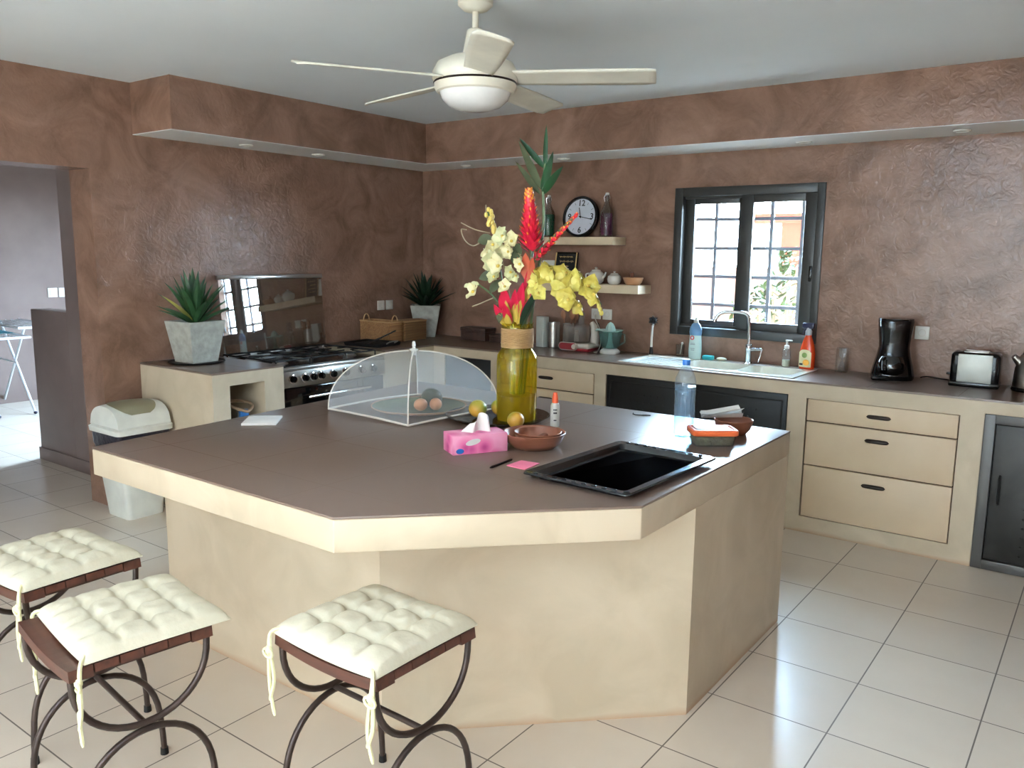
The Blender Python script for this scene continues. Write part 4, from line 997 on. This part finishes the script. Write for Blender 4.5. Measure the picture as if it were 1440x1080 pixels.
B().tube([(.083, 0, .15), (.118, .0, .145), (.12, 0, .09), (.075, 0, .065)], .007, 8).build('jug_handle', 'tealclear', jc)
# cables from sockets to the appliances
o = B().tube(curve([(1.785, -.014, 1.16), (1.80, -.045, 1.13), (1.845, -.05, 1.05), (1.88, -.09, .97), (1.90, -.16, .906), (1.93, -.27, .906), (1.96, -.28, .906)], 6), .004, 6).build('power_cable', 'greywhite'); tag(o, 'white cable drooping from socket beside the juicer', 'cable')
o = B().tube(curve([(1.81, -.02, 1.10), (1.835, -.03, 1.04), (1.865, -.06, .96), (1.885, -.1, .906), (1.905, -.13, .906)], 6), .005, 6).build('power_cable', 'blackmatte'); tag(o, 'dark cable hanging behind the food processor', 'cable')
o = B().tube(curve([(4.07, -.05, .906), (4.10, -.03, .912), (4.18, -.025, .906), (4.235, -.05, .906), (4.25, -.07, .906)], 6), .004, 6).build('power_cable', 'black'); tag(o, 'black cable along wall between coffee maker and toaster', 'cable')
# sockets and switches
def socket(p, axis, lb, cat='wall socket', sw=False, s_=.079):
    t = thing('light_switch' if sw else 'wall_socket', lb, cat, p, 0 if axis == 'y' else PI / 2, 'double switch in the hall' if sw else None)
    B().box(-s_ / 2, s_ / 2, -.010, -.0005, -s_ / 2, s_ / 2, .003).build('plate', 'white', t)
    if sw: B().box(-.028, .028, -.014, -.010, -.028, .028, .002).build('rocker', 'white', t)
    else:
        B().lathe([(.022, 0), (.022, .001), (.0185, .001), (.017, -.006), (0, -.006)], 20, mtx=Tm(0, -.0105, 0) @ Rx(PI / 2)).build('socket_well', 'greywhite', t)
        b = B()
        for x in (-.0095, .0095): b.lathe([(.003, 0), (0, .0005)], 8, mtx=Tm(x, -.0045, -.002) @ Rx(PI / 2))
        b.lathe([(.0025, 0), (.002, .005), (0, .0055)], 8, mtx=Tm(0, -.0045, .010) @ Rx(PI / 2)); b.build('contact_hole', 'darkprint', t)
    return t
socket((1.782, 0, 1.166), 'y', 'left white socket of the pair behind the food processor')
socket((1.880, 0, 1.166), 'y', 'right white socket of the pair above the juicer')
socket((4.050, 0, 1.170), 'y', 'white wall socket right of the coffee maker')
socket((0, -.531, 1.172), 'x', 'left white socket of the pair above the wicker baskets')
socket((0, -.433, 1.172), 'x', 'right white socket of the pair beside the corner agave')
socket((-4.3, -1.215, 1.14), 'x', 'left white light switch on the hall wall', 'light switch', True, .1)
socket((-4.3, -1.10, 1.14), 'x', 'right white light switch on the hall wall', 'light switch', True, .1)
# dish brush
br = onC('dish_brush', 'dish brush with black head standing by the wall', 'brush', 2.305, -.10)
B().lathe([(0, 0), (.016, 0), (.014, .03), (.010, .06), (0, .06)], 16).build('holder', 'blackmatte', br)
B().tube([(0, 0, .055), (0, 0, .12), (.004, 0, .20), (.008, 0, .225)], [.009, .008, .007, .008], 10).build('brush_handle', 'white', br)
b = B(); b.ball((.012, -.005, .250), .024, (1.1, .9, 1), 14); rr = random.Random(2)
for i in range(70):
    d = Vector((rr.uniform(-1, 1), rr.uniform(-1, .6), rr.uniform(-.7, 1))).normalized(); c_ = Vector((.012, -.005, .250)); b.tube([c_ + d * .018, c_ + d * .036], .0018, 4)
b.build('bristles', 'blackmatte', br)

# ------------------------------------------------------------------ sink and tap
sk = onC('sink', 'pale two-bowl sink with left drainer set under the window', 'sink', 2.89, -.338)
SW, SDp = 1.18, .50
def sinkz(x, y):
    z = .006
    def basin(cx, cy, hx, hy, dep, soft):
        q = ((abs(x - cx) / hx) ** 5 + (abs(y - cy) / hy) ** 5) ** .2
        if q >= 1: return 0
        return -dep * min(1, (1 - q) / soft) ** .6
    z += basin(.0, -.005, .20, .175, .15, .14) + basin(.37, -.005, .165, .175, .15, .14)
    q = ((abs(x + .40) / .155) ** 6 + (abs(y) / .19) ** 6) ** (1 / 6)
    if q < 1: z -= .008 * min(1, (1 - q) / .08) - .003 * (0.5 + .5 * math.cos((x + .40) * 2 * PI / .042)) * (1 if q < .85 else 0)
    return z
NX, NY = 118, 50
b = B(); b.grid(lambda u, v: Vector(((u - .5) * SW, (v - .5) * SDp, sinkz((u - .5) * SW, (v - .5) * SDp))), NX, NY)
loft(b, [ringpts(SW / 2, SDp / 2, .0, .002), ringpts(SW / 2, SDp / 2, .006, .002)], False, False)
b.build('sink_bowl', 'sink', sk)
for cx in (.0, .37): B().lathe([(0, .002), (.028, .003), (.032, .0)], 20, (cx, -.005, -.144)).build('drain', 'chrome', sk)
fa = onC('kitchen_tap', 'chrome swan neck kitchen tap in front of the window', 'tap', 3.03, -.115)
fa.location.z = CT + .0055
B().lathe([(0, 0), (.026, 0), (.026, .006), (.02, .01), (.019, .085), (.022, .09), (.022, .125), (.018, .13), (0, .13)], 24).build('tap_body', 'chrome', fa)
B().tube(curve([(0, 0, .125), (-.003, 0, .22), (-.006, -.01, .29), (-.014, -.016, .322), (-.045, -.03, .338), (-.13, -.07, .342), (-.175, -.09, .330), (-.20, -.10, .295), (-.206, -.104, .272)], 6), .0125, 12).build('spout', 'chrome', fa)
B().tube([(.018, 0, .095), (.05, -.01, .10), (.10, -.02, .103)], [.014, .011, .008], 10).tube([(.098, -.02, .103), (.09, -.04, .05), (.085, -.05, .02)], [.007, .006, .004], 8).build('lever', 'chrome', fa)
# sink-side things (standing on the sink's rear ledge or worktop)
ZL = CT + .0065
def onS(name, lb, cat, x, y, rz=0, z=ZL): return thing(name, lb, cat, (x, y, z), rz)
gc = onS('drinking_glass', 'small clear glass with brush tips beside dish soap', 'glass', 2.512, -.06, 0, CT)
B().lathe([(0, .001), (.026, .001), (.028, .012), (.031, .085), (.033, .09), (.030, .088), (.026, .016), (0, .012)], 24).build('glass_wall', 'clearglass', gc)
B().lathe([(0, .0125), (.0255, .0165), (.026, .02), (0, .02)], 20).build('pink_residue', 'platterrim', gc)
B().tube([(0, 0, .018), (.012, 0, .095)], .004, 8).ball((.014, 0, .10), .009, n=10).build('brush_tip', 'white', gc)
ds = onS('dish_soap_bottle', 'tall pale dish soap bottle with blue shoulder at the sink', 'bottle', 2.657, -.135)
pr = [(0, 0), (.040, 0), (.045, .008), (.047, .06), (.044, .12), (.041, .165), (.045, .185), (.043, .21), (.028, .24), (.014, .252), (.014, .262), (0, .262)]
B().lathe(pr[:6] + [(0, .165)], 28, mtx=Matrix.Diagonal((1, .62, 1, 1))).build('bottle_body', 'dishbody', ds)
B().lathe([(.0412, .165), (.0455, .185), (.0435, .21), (.0285, .24), (.0145, .252)], 28, mtx=Matrix.Diagonal((1, .62, 1, 1))).build('blue_shoulder', 'dishblue', ds)
B().lathe([(.017, .25), (.017, .268), (.010, .274), (.009, .288), (0, .29)], 20).build('cap', 'white', ds)
lb_ = B().lathe([(.015, 0), (.015, .001), (.008, .001), (.008, 0)], 20, mtx=Tm(-.012, -.0265, .148) @ Rx(PI / 2)).build('round_mark', 'redmark', ds)
b = B()
for z, w in ((.108, .03), (.100, .036), (.072, .03), (.062, .026)): b.box(-w / 2 - .006, w / 2 - .006, -.0292, -.0285, z, z + .004)
b.build('label_print', 'greymark', ds)
o = B().box(-.045, .03, -.022, .022, 0, .03, .008, 3).build('sponge', 'teal', loc=(2.755, -.115, ZL)); tag(o, 'teal sponge beside the dish soap bottle', 'sponge')
o = B().ball((0, 0, .012), .036, (1, .65, .34)).build('soap_bar', 'soap', loc=(2.842, -.11, ZL)); tag(o, 'cream soap bar right of the teal sponge', 'soap')
pu = onS('pump_bottle', 'slim clear pump bottle right of the kitchen tap', 'bottle', 3.282, -.115)
B().lathe([(0, 0), (.024, 0), (.026, .004), (.026, .105), (.022, .115), (.012, .12), (0, .12)], 24).build('bottle_body', 'clearpl', pu)
B().lathe([(0, .003), (.0235, .003), (.0238, .045), (0, .046)], 20).build('lotion', 'soap', pu)
B().lathe([(.016, .118), (.016, .138), (.007, .142), (.006, .165), (.010, .167), (.010, .175), (0, .176)], 18).box(-.004, .034, -.006, .006, .168, .176, .002).build('pump_head', 'white', pu)
cs = onS('spray_cleaner', 'orange trigger spray cleaner with pale label by the window', 'bottle', 3.415, -.115, R(-8))
B().lathe([(0, 0), (.046, 0), (.050, .008), (.050, .10), (.044, .14), (.032, .18), (.022, .205), (.018, .22), (0, .22)], 28, mtx=Matrix.Diagonal((1, .62, 1, 1))).build('bottle_body', 'spraybody', cs)
lp = [(x * .036, z) for x, z in ((-1, .0), (.85, .0), (1, .012), (1, .085), (.8, .108), (.2, .12), (-.5, .116), (-.95, .10))]
la = B().grid(lambda u, v: Vector(((u - .55) * .082, -.0325 - .0005 + .030 * (abs((u - .55) * .082) / .05) ** 2 * .62, .012 + v * (.112 - .02 * (2 * abs(u - .5)) ** 3))), 12, 6).build('label', 'spraylabel', cs)
B().ball((-.004, -.0325, .088), .017, (1, .12, 1), 14).build('label_picture', 'grass', la); B().ball((.008, -.0322, .042), .022, (1, .12, .9), 14).build('label_fruit', 'labelorange', la)
B().box(-.034, -.012, -.0335, -.0325, .024, .036).build('label_mark', 'darkprint', la)
B().lathe([(.020, .215), (.021, .24), (.014, .25), (.014, .262), (0, .263)], 18).build('collar', 'trigger', cs)
B().box(-.042, .036, -.014, .014, .255, .292, .008).tube([(-.022, 0, .256), (-.034, 0, .235), (-.040, 0, .212)], [.006, .006, .004], 8).build('spray_head', 'navy', cs)
# clear block, coffee maker, toaster, kettle
cbk = onC('glass_block', 'small clear glass ornament standing against the wall', 'ornament', 3.622, -.085)
B().box(-.034, .034, -.022, .022, 0, .155, .003).build('block', 'clearglass', cbk)
B().lathe([(0, .004), (.02, .006), (.024, .03), (.006, .075), (.022, .115), (.02, .148), (0, .15)], 16, mtx=Matrix.Diagonal((1, .7, 1, 1))).build('core', 'smoke', cbk)
cm = onC('coffee_maker', 'glossy black filter coffee maker under the wall socket', 'coffee maker', 3.935, -.17, R(20))
def cof(z):
    return [( .105, .0), (.11, .012), (.112, .05), (.10, .10), (.088, .15), (.080, .19), (.084, .23), (.094, .29), (.098, .35), (.096, .356)]
b = B(); rings = []
for (r, z) in [(.112, 0), (.118, .01), (.118, .03), (.108, .08), (.092, .14), (.083, .19), (.085, .23), (.092, .29), (.097, .345), (.094, .352)]:
    rings.append([(r * math.copysign(abs(math.cos(a)) ** .75, math.cos(a)), .92 * r * math.copysign(abs(math.sin(a)) ** .75, math.sin(a)), z) for a in [2 * PI * i / 36 for i in range(36)]])
loft(b, rings, True, True); b.build('body', 'black', cm)
B().lathe([(.070, .034), (.082, .05), (.084, .09), (.066, .138), (.056, .145)], 28, (-.015, -.045, 0)).build('carafe', 'ovenglass', cm)
B().tube([(-.06, -.115, .135), (-.08, -.145, .12), (-.08, -.15, .07), (-.055, -.125, .05)], .008, 8).build('carafe_handle', 'black', cm)
B().lathe([(.097, .352), (.095, .36), (0, .362)], 32, mtx=Matrix.Diagonal((1, .92, 1, 1))).build('lid', 'black', cm)
B().box(-.13, -.03, -.135, -.07, .002, .028, .012, 3).build('switch_base', 'black', cm)
ts = onC('toaster', 'steel-sided toaster with black ends right of the coffee maker', 'toaster', 4.370, -.165, R(2))
B().box(-.122, .122, -.078, .078, .012, .195, .024, 4).build('body', 'black', ts)
B().box(-.085, .085, -.083, .083, .028, .186, .004).build('steel_panel', 'satin', ts)
B().box(-.125, .125, -.08, .08, .0, .03, .008).build('base', 'black', ts)
B().box(-.06, .06, -.055, -.03, .190, .2, .003).box(-.06, .06, .03, .055, .190, .2, .003).build('slot_rim', 'steel', ts)
B().box(-.145, -.118, -.018, .018, .055, .068, .004).build('lever', 'black', ts)
kt = onC('kettle', 'steel kettle with black handle at the right photo edge', 'kettle', 4.642, -.17, R(205))
B().lathe([(0, .02), (.088, .02), (.09, .03), (.084, .12), (.070, .18), (.055, .20), (0, .205)], 32).build('body', 'steel', kt)
B().lathe([(0, 0), (.092, 0), (.095, .008), (.09, .022), (0, .022)], 32).build('power_base', 'black', kt)
B().lathe([(.055, .2), (.05, .215), (.012, .22), (.012, .235), (0, .236)], 24).build('lid', 'black', kt)
B().tube(curve([(-.058, 0, .19), (-.100, 0, .20), (-.106, 0, .12), (-.090, 0, .05)], 6), .011, 8).build('handle', 'black', kt)
B().tube([(.06, 0, .15), (.10, 0, .19)], [.025, .014], 10).build('spout', 'steel', kt)

# ------------------------------------------------------------------ shelves
def shelf(x0, x1, z0, z1, lb):
    o = B().box(x0 - (x0 + x1) / 2, x1 - (x0 + x1) / 2, -.20, -.0005, 0, z1 - z0, .002).build('wall_shelf', 'shelfc', loc=((x0 + x1) / 2, 0, z0)); tag(o, lb, 'shelf', 'floating shelves')
shelf(1.335, 2.016, 1.682, 1.738, 'upper cream floating shelf holding clock and coloured bottles')
shelf(1.335, 2.235, 1.337, 1.397, 'lower cream floating shelf holding pots and a framed sign')
def swing(x, lq, lb):
    t = thing('swing_top_bottle', lb, 'bottle', (x, -.11, 1.738), 0, 'coloured bottles on the upper shelf')
    B().lathe([(0, .001), (.046, .001), (.05, .008), (.05, .16), (.044, .19), (.022, .235), (.0165, .26), (.016, .295), (.019, .298), (.019, .304), (.014, .304), (.013, .26), (.02, .232), (.04, .19), (.047, .16), (.047, .012), (0, .008)], 28).build('glass', 'clearglass', t)
    B().lathe([(0, .010), (.0455, .013), (.0462, .16), (.041, .172), (0, .172)], 24).build('coloured_liquid', lq, t)
    B().lathe([(.012, .300), (.015, .305), (.013, .318), (0, .320)], 16).build('stopper', 'ceramic', t)
    B().tube([(-.018, 0, .25), (-.024, -.004, .285), (-.012, 0, .312), (.012, 0, .312), (.024, -.004, .285), (.018, 0, .25)], .0018, 6).build('wire_clip', 'chrome', t)
swing(1.402, 'greenliq', 'swing-top bottle of green liquid left of the clock')
swing(1.912, 'purpleliq', 'swing-top bottle of purple liquid right of the clock')
ck = thing('wall_clock', 'round black-rimmed clock leaning on the upper shelf', 'clock', (1.667, -.085, 1.738)); ck.rotation_euler = (R(-8), 0, 0)
CR = .152; cm_ = Tm(0, -.002, CR) @ Rx(PI / 2)
B().lathe([(0, -.02), (CR - .01, -.02), (CR, -.01), (CR, .022), (CR - .008, .028), (CR - .018, .026), (CR - .020, .012)], 48, mtx=cm_).build('rim', 'black', ck)
B().lathe([(0, .012), (CR - .019, .012)], 48, mtx=cm_).build('dial', 'clockface', ck)
for txt, a in (('12', 90), ('3', 0), ('6', 270), ('9', 180)): B().text(txt, .062, cm_ @ Tm(.098 * math.cos(R(a)), .100 * math.sin(R(a)), .0125), .0004, .0012).build('numeral', 'darkprint', ck)
b = B()
for k in range(12):
    if k % 3: b.box(-.002, .002, -.010, .010, .0124, .0132, mtx=cm_ @ Rz(R(30 * k)) @ Tm(0, .11, 0))
b.build('hour_marks', 'greymark', ck)
h_ = B().box(-.003, .003, -.012, .07, .0145, .0155, mtx=cm_ @ Rz(R(14))).build('hour_hand', 'black', ck)
B().box(-.0025, .0025, -.015, .105, .0165, .0175, mtx=cm_ @ Rz(R(-102))).build('minute_hand', 'black', ck)
B().lathe([(.007, .012), (.007, .019), (0, .0195)], 14, mtx=cm_).build('hand_hub', 'black', ck)
# framed sign on the lower shelf
fr = thing('framed_sign', 'small black framed sign with gold script on lower shelf', 'picture frame', (1.525, -.075, 1.397)); fr.rotation_euler = (R(-10), 0, 0)
b = B(); b.box(-.10, .10, 0, .018, 0, .235, .003); b.build('frame', 'black', fr)
B().box(-.088, .088, -.0015, 0, .012, .222).build('panel', 'blackmatte', fr)
B().box(-.098, -.088, -.003, 0, .004, .231).box(.088, .098, -.003, 0, .004, .231).build('side_edge', 'gold', fr)
b = B(); rr = random.Random(3)
for k, (z, x0, x1, hh) in enumerate(((.198, -.06, .06, .014), (.163, -.055, .07, .020), (.125, -.06, .03, .018), (.09, -.05, .055, .016), (.055, -.05, .04, .014))):
    pts = [(x0 + (x1 - x0) * i / 60, -.0025, z + hh * .5 * math.sin(i * 1.05 + k) * (.6 + .4 * math.sin(i * .37 + k))) for i in range(61)]
    b.tube(pts, .0016, 4)
b.build('script_lettering', 'gold', fr)
o = B().box(-.055, .055, 0, .012, 0, .17, .003).box(-.045, .045, -.002, 0, .012, .158).build('photo_frame', 'white', loc=(1.365, -.08, 1.397), rot=(R(-10), 0, 0)); tag(o, 'small white frame behind the flowers on the lower shelf', 'picture frame')
def teapot(x, r, h, lb, spout):
    t = thing('ceramic_pot', lb, 'pot', (x, -.11, 1.397), 0, 'white pots on the lower shelf')
    B().lathe([(0, 0), (r * .6, 0), (r * .9, h * .15), (r, h * .38), (r * .9, h * .62), (r * .55, h * .76), (0, h * .77)], 28).build('body', 'ceramic', t)
    B().lathe([(r * .58, h * .755), (r * .5, h * .82), (r * .12, h * .87), (r * .12, h * .9), (r * .2, h * .95), (0, h)], 24).build('lid', 'ceramic', t)
    if spout:
        B().tube([(r * .85, 0, h * .35), (r * 1.2, 0, h * .5), (r * 1.35, 0, h * .7)], [.012, .009, .007], 10).build('spout', 'ceramic', t)
        B().tube(curve([(-r * .85, 0, h * .6), (-r * 1.4, 0, h * .55), (-r * 1.3, 0, h * .25), (-r * .9, 0, h * .2)], 5), .006, 8).build('handle', 'ceramic', t)
    return t
teapot(1.835, .062, .125, 'white teapot with spout half hidden by the yellow orchid', True)
teapot(1.990, .052, .098, 'small round white lidded pot left of the mortar', False)
bowl('mortar', 2.145, -.11, 1.397, .074, .055, 'pale wooden mortar at the right end of lower shelf', 'mortar', 'palewood')
o = B().lathe([(0, 0), (.014, .004), (.016, .02), (.011, .04), (.015, .07), (.018, .08), (0, .088)], 18).build('pestle', 'bowlwood', loc=(2.135, -.11, 1.4045)); tag(o, 'dark wooden pestle standing in the mortar', 'pestle')

# ------------------------------------------------------------------ ceiling fan
fx, fy = 2.795, -2.72
fan = thing('ceiling_fan', 'cream five-blade ceiling fan with round opal light', 'ceiling fan', (fx, fy, H_CEIL))
B().lathe([(0, 0), (.072, 0), (.070, -.022), (.05, -.04), (.02, -.046), (0, -.046)], 32).build('canopy', 'offwhite', fan)
B().cyl((0, 0, -.045), (0, 0, -.16), .0125, n=16).build('down_rod', 'offwhite', fan)
B().lathe([(.026, -.112), (.034, -.118), (.050, -.20), (.06, -.222), (0, -.222)], 28).build('yoke_cover', 'offwhite', fan)
B().lathe([(.055, -.215), (.11, -.224), (.155, -.246), (.174, -.280), (.175, -.305), (.168, -.318)], 40).build('motor_housing', 'offwhite', fan)
B().lathe([(.167, -.317), (.170, -.322), (.166, -.327)], 40).build('seam_ring', 'darkiron', fan)
B().lathe([(.167, -.326), (.166, -.342), (.158, -.356), (.146, -.360), (.146, -.350), (0, -.350)], 40).build('light_collar', 'offwhite', fan)
B().lathe([(.145, -.358), (.135, -.385), (.105, -.412), (.06, -.427), (0, -.431)], 40).build('light_bowl', 'opal', fan)
for k in range(5):
    a = R(-46 + 72 * k)
    def bl(u, v):
        r_ = .15 + u * .575; w = (.056 + .014 * min(1, u * 2)) * (1 if u < .93 else 1 - .25 * ((u - .93) / .07) ** 2)
        q = (v - .5) * 2
        return Vector((r_, w * q, -.30 - .014 * q - .010 * u + .003 * u * (1 - q * q)))
    b = B(); b.grid(bl, 16, 6)
    ob = b.build('blade', 'blade', fan, rot=(0, 0, a))
    sm = ob.modifiers.new('thickness', 'SOLIDIFY'); sm.thickness = .007

# ------------------------------------------------------------------ bin
bn = thing('waste_bin', 'white swing-top bin with olive flap beside the cream block', 'bin', (.215, -2.86, 0), R(-90))
b = B(); loft(b, [ringpts(.115, .125, 0, .03), ringpts(.16, .16, .50, .03), ringpts(.155, .155, .50, .03), ringpts(.11, .12, .01, .03)], True, True); b.build('body', 'binwhite', bn)
b = B(); loft(b, [ringpts(.158, .158, .43, .03), ringpts(.165, .165, .46, .03), ringpts(.167, .167, .535, .03)], False, False); b.build('bag_edge', 'bagdark', bn)
b = B(); loft(b, [ringpts(.178, .178, .53, .03), ringpts(.180, .180, .56, .03), ringpts(.165, .165, .572, .03)], True, True)
def dome(u, v):
    x = (u - .5) * 2; y = (v - .5) * 2
    return Vector((x * .165, y * .165, .57 + .135 * math.sqrt(max(0, 1 - abs(y) ** 2.4)) * (1 - .10 * x * x) * 1.0))
b.grid(dome, 12, 20)
for sx_ in (0, 1): b.grid(lambda u, v, sx_=sx_: Vector(((-.165, .165)[sx_], (v - .5) * .33, .57 + u * (dome(sx_, v).z - .57))), 4, 20)
b.build('lid', 'binwhite', bn)
def flap(u, v):
    x = (u - .5) * 2; y = -.40 + v * 1.28
    xx = x * .135 * math.sqrt(max(0.02, 1 - ((y - .24) / .66) ** 2)) ** .6
    return Vector((xx + .012, y * .165, dome(.5 + xx / .33, .5 + y / 2).z + .004))
B().grid(flap, 10, 16).build('swing_flap', 'olive', bn, rot=None)

# ------------------------------------------------------------------ stools
HW, HD, ZS, ZT = .20, .19, .575, .35
proto = None
def make_stool(lb, loc, rz):
    t = thing('stool', lb, 'stool', loc, rz, 'stools at the island')
    n = 6; w = 2 * HD / n
    for i in range(n):
        y = -HD + w * (i + .5)
        ends = i in (0, n - 1)
        def sl(u, v, y=y):
            return Vector(((u - .5) * 2 * HW, y + (v - .5) * (w - .004), ZS - .004 - .016 * (1 - (2 * u - 1) ** 2)))
        b = B(); b.grid(sl, 10, 2); ob = b.build('seat_slat', 'wood', t, smooth=0); md = ob.modifiers.new('thickness', 'SOLIDIFY'); md.thickness = .03 if ends else .022; md.offset = -1
    for s in (-1, 1):
        x = s * (HW - .016)
        # hanging U arch and standing arch of each side frame
        pts = [(x, HD - .012, ZS - .03)] + [(x, (HD - .012) * math.cos(a), ZS - .045 - (ZS - .045 - ZT) * math.sin(a) ** .9) for a in [PI * i / 22 for i in range(23)]] + [(x, -HD + .012, ZS - .03)]
        B().tube(pts, .0095, 10).build('side_arch', 'iron', t)
        pts = [(x, HD, .012), (x, HD * .99, .07)] + [(x, HD * .97 * math.cos(a), .10 + (ZT - .019 - .10) * math.sin(a) ** .85) for a in [PI * i / 22 for i in range(1, 22)]] + [(x, -HD * .99, .07), (x, -HD, .012)]
        B().tube(pts, .0095, 10).build('leg', 'iron', t)
        b = B()
        for yy in (HD, -HD): b.cyl((x, yy, 0), (x, yy, .022), .013, .012, 12)
        b.build('foot', 'blackmatte', t)
        B().box(x - .006, x + .006, -HD + .01, HD - .01, ZS - .037, ZS - .027).build('seat_rail', 'iron', t)
    B().cyl((-HW + .016, 0, ZT - .008), (HW - .016, 0, ZT - .008), .0085, n=10).build('stretcher', 'iron', t)
    # tufted cushion
    cw, cd = HW + .006, HD + .004
    def prof(u, v):
        x, y = 2 * u - 1, 2 * v - 1
        edge = (1 - abs(x) ** 5) * (1 - abs(y) ** 5)
        hgt = .052 * max(0, edge) ** .34
        tu = 0
        for i in (-.5, 0, .5):
            for j in (-.5, 0, .5): tu += math.exp(-((x - i) ** 2 + (y - j) ** 2) / .010)
        crease = (math.cos(x * 2 * PI) * .5 + .5) ** 1 * 0
        gx = min(abs(x - i) for i in (-.5, 0, .5)); gy = min(abs(y - j) for j in (-.5, 0, .5))
        line = math.exp(-(gx / .055) ** 2) + math.exp(-(gy / .055) ** 2)
        wr = .0022 * math.sin(x * 17 + y * 5) * math.sin(y * 13 - x * 3)
        return max(.004, hgt - .014 * min(1, tu) - .015 * min(1.3, line) * max(0, edge) + wr * max(0, edge))
    def top(u, v):
        x, y = 2 * u - 1, 2 * v - 1
        ex = 1 + .025 * (1 - y * y) * -1 + .02 * abs(y) ** 8
        return Vector((x * cw * (1 - .02 * (1 - y * y)), y * cd * (1 - .02 * (1 - x * x)), ZS + .001 - .010 * (1 - x * x) + prof(u, v)))
    def bot(u, v):
        p = top(u, v); return Vector((p.x, p.y, ZS - .002 - .014 * (1 - (2 * u - 1) ** 2) + .004))
    b = B(); b.grid(top, 60, 60); b.grid(lambda u, v: bot(1 - u, v), 30, 30)
    def side(f): b.grid(f, 60, 1)
    for q in (0, 1):
        b.grid(lambda u, v, q=q: (bot if v < .5 else top)(u, q), 60, 1); b.grid(lambda u, v, q=q: (bot if v < .5 else top)(q, u), 60, 1)
    cu = b.build('cushion', 'cushion', t, smooth=75)
    for (sx_, sy_, ln) in ((-1, -1, 1.0), (1, -1, .9)):
        x, y = sx_ * (HW - .004), sy_ * (HD + .003)
        b = B()
        for k, (dx, L, sw_) in enumerate(((-.008, .17 * ln, .02), (.012, .13 * ln, -.02))):
            pts = curve([(x - sx_ * .02, y + .015, ZS + .018), (x + sx_ * .006, y - .008, ZS + .006), (x + sx_ * .006 + dx * .4, y - .014, ZS - .045), (x + dx, y - .016, ZS - .06 - L * .5), (x + dx + sw_, y - .018, ZS - .06 - L)], 5)
            b.tube(pts, [.006] + [.0055] * (len(pts) - 2) + [.003], 6)
        b.ball((x + sx_ * .006, y - .016, ZS - .042), .013, (1, .8, 1.1), 10)
        b.tube([(x + sx_ * .006 + .020 * math.cos(a), y - .02, ZS - .05 + .013 * math.sin(a)) for a in [i * PI / 6 for i in range(12)]], .004, 6, True)
        b.build('tie_ribbon', 'tie', cu)
    return t
s0 = make_stool('iron stool with tufted cream cushion standing alone under the island corner', (3.424, -3.919, 0), -.016)
s1_ = dup(s0, (2.813, -4.339, 0), -.129, 'nearest iron stool at left showing bare wooden front slat')
for ch in s1_.children:
    if ch.name.startswith('cushion'): ch.location = (.006, .048, .001); ch.rotation_euler = (0, 0, R(-1.5))
dup(s0, (2.197, -4.219, 0), .018, 'iron stool cut by the left photo edge behind another stool')

# ------------------------------------------------------------------ drying rack in the hall
dr = thing('drying_rack', 'white folding clothes airer standing in the hall', 'clothes airer', (-3.9, -2.0, 0), R(-4))
for z, y0 in ((.87, .22), (.78, -.05)):
    b = B(); b.tube([(-.5, y0 - .18, z), (.62, y0 - .18, z), (.62, y0 + .18, z), (-.5, y0 + .18, z)], .012, 8, True)
    b.build('wing_frame', 'rackwhite', dr)
    b = B()
    for k in range(7): b.tube([(-.5, y0 - .15 + k * .05, z), (.62, y0 - .15 + k * .05, z)], .004, 6)
    b.build('rail', 'rackwhite', dr)
B().tube([(-.5, .0, .55), (.62, .0, .55)], .008, 8).build('cross_bar', 'rackwhite', dr)
for yy in (-.12, .20):
    B().tube([(-.35, yy, .86), (.40, yy, .02)], .013, 8).build('leg', 'rackwhite', dr)
    B().tube([(.30, yy, .86), (-.45, yy, .02)], .013, 8).build('leg', 'rackwhite', dr)
    B().ball((.405, yy, .016), .018, (1, 1, .85), 10).build('foot_cap', 'navy', dr); B().ball((-.455, yy, .016), .018, (1, 1, .85), 10).build('foot_cap', 'navy', dr)
cl = B().box(-.45, .3, -.22, .12, 0, .004, .001).build('hanging_cloth', 'tealcloth', loc=(-3.95, -2.0, .795), rot=(0, 0, R(-4))); tag(cl, 'teal cloth lying on the lower wing of the airer', 'cloth')
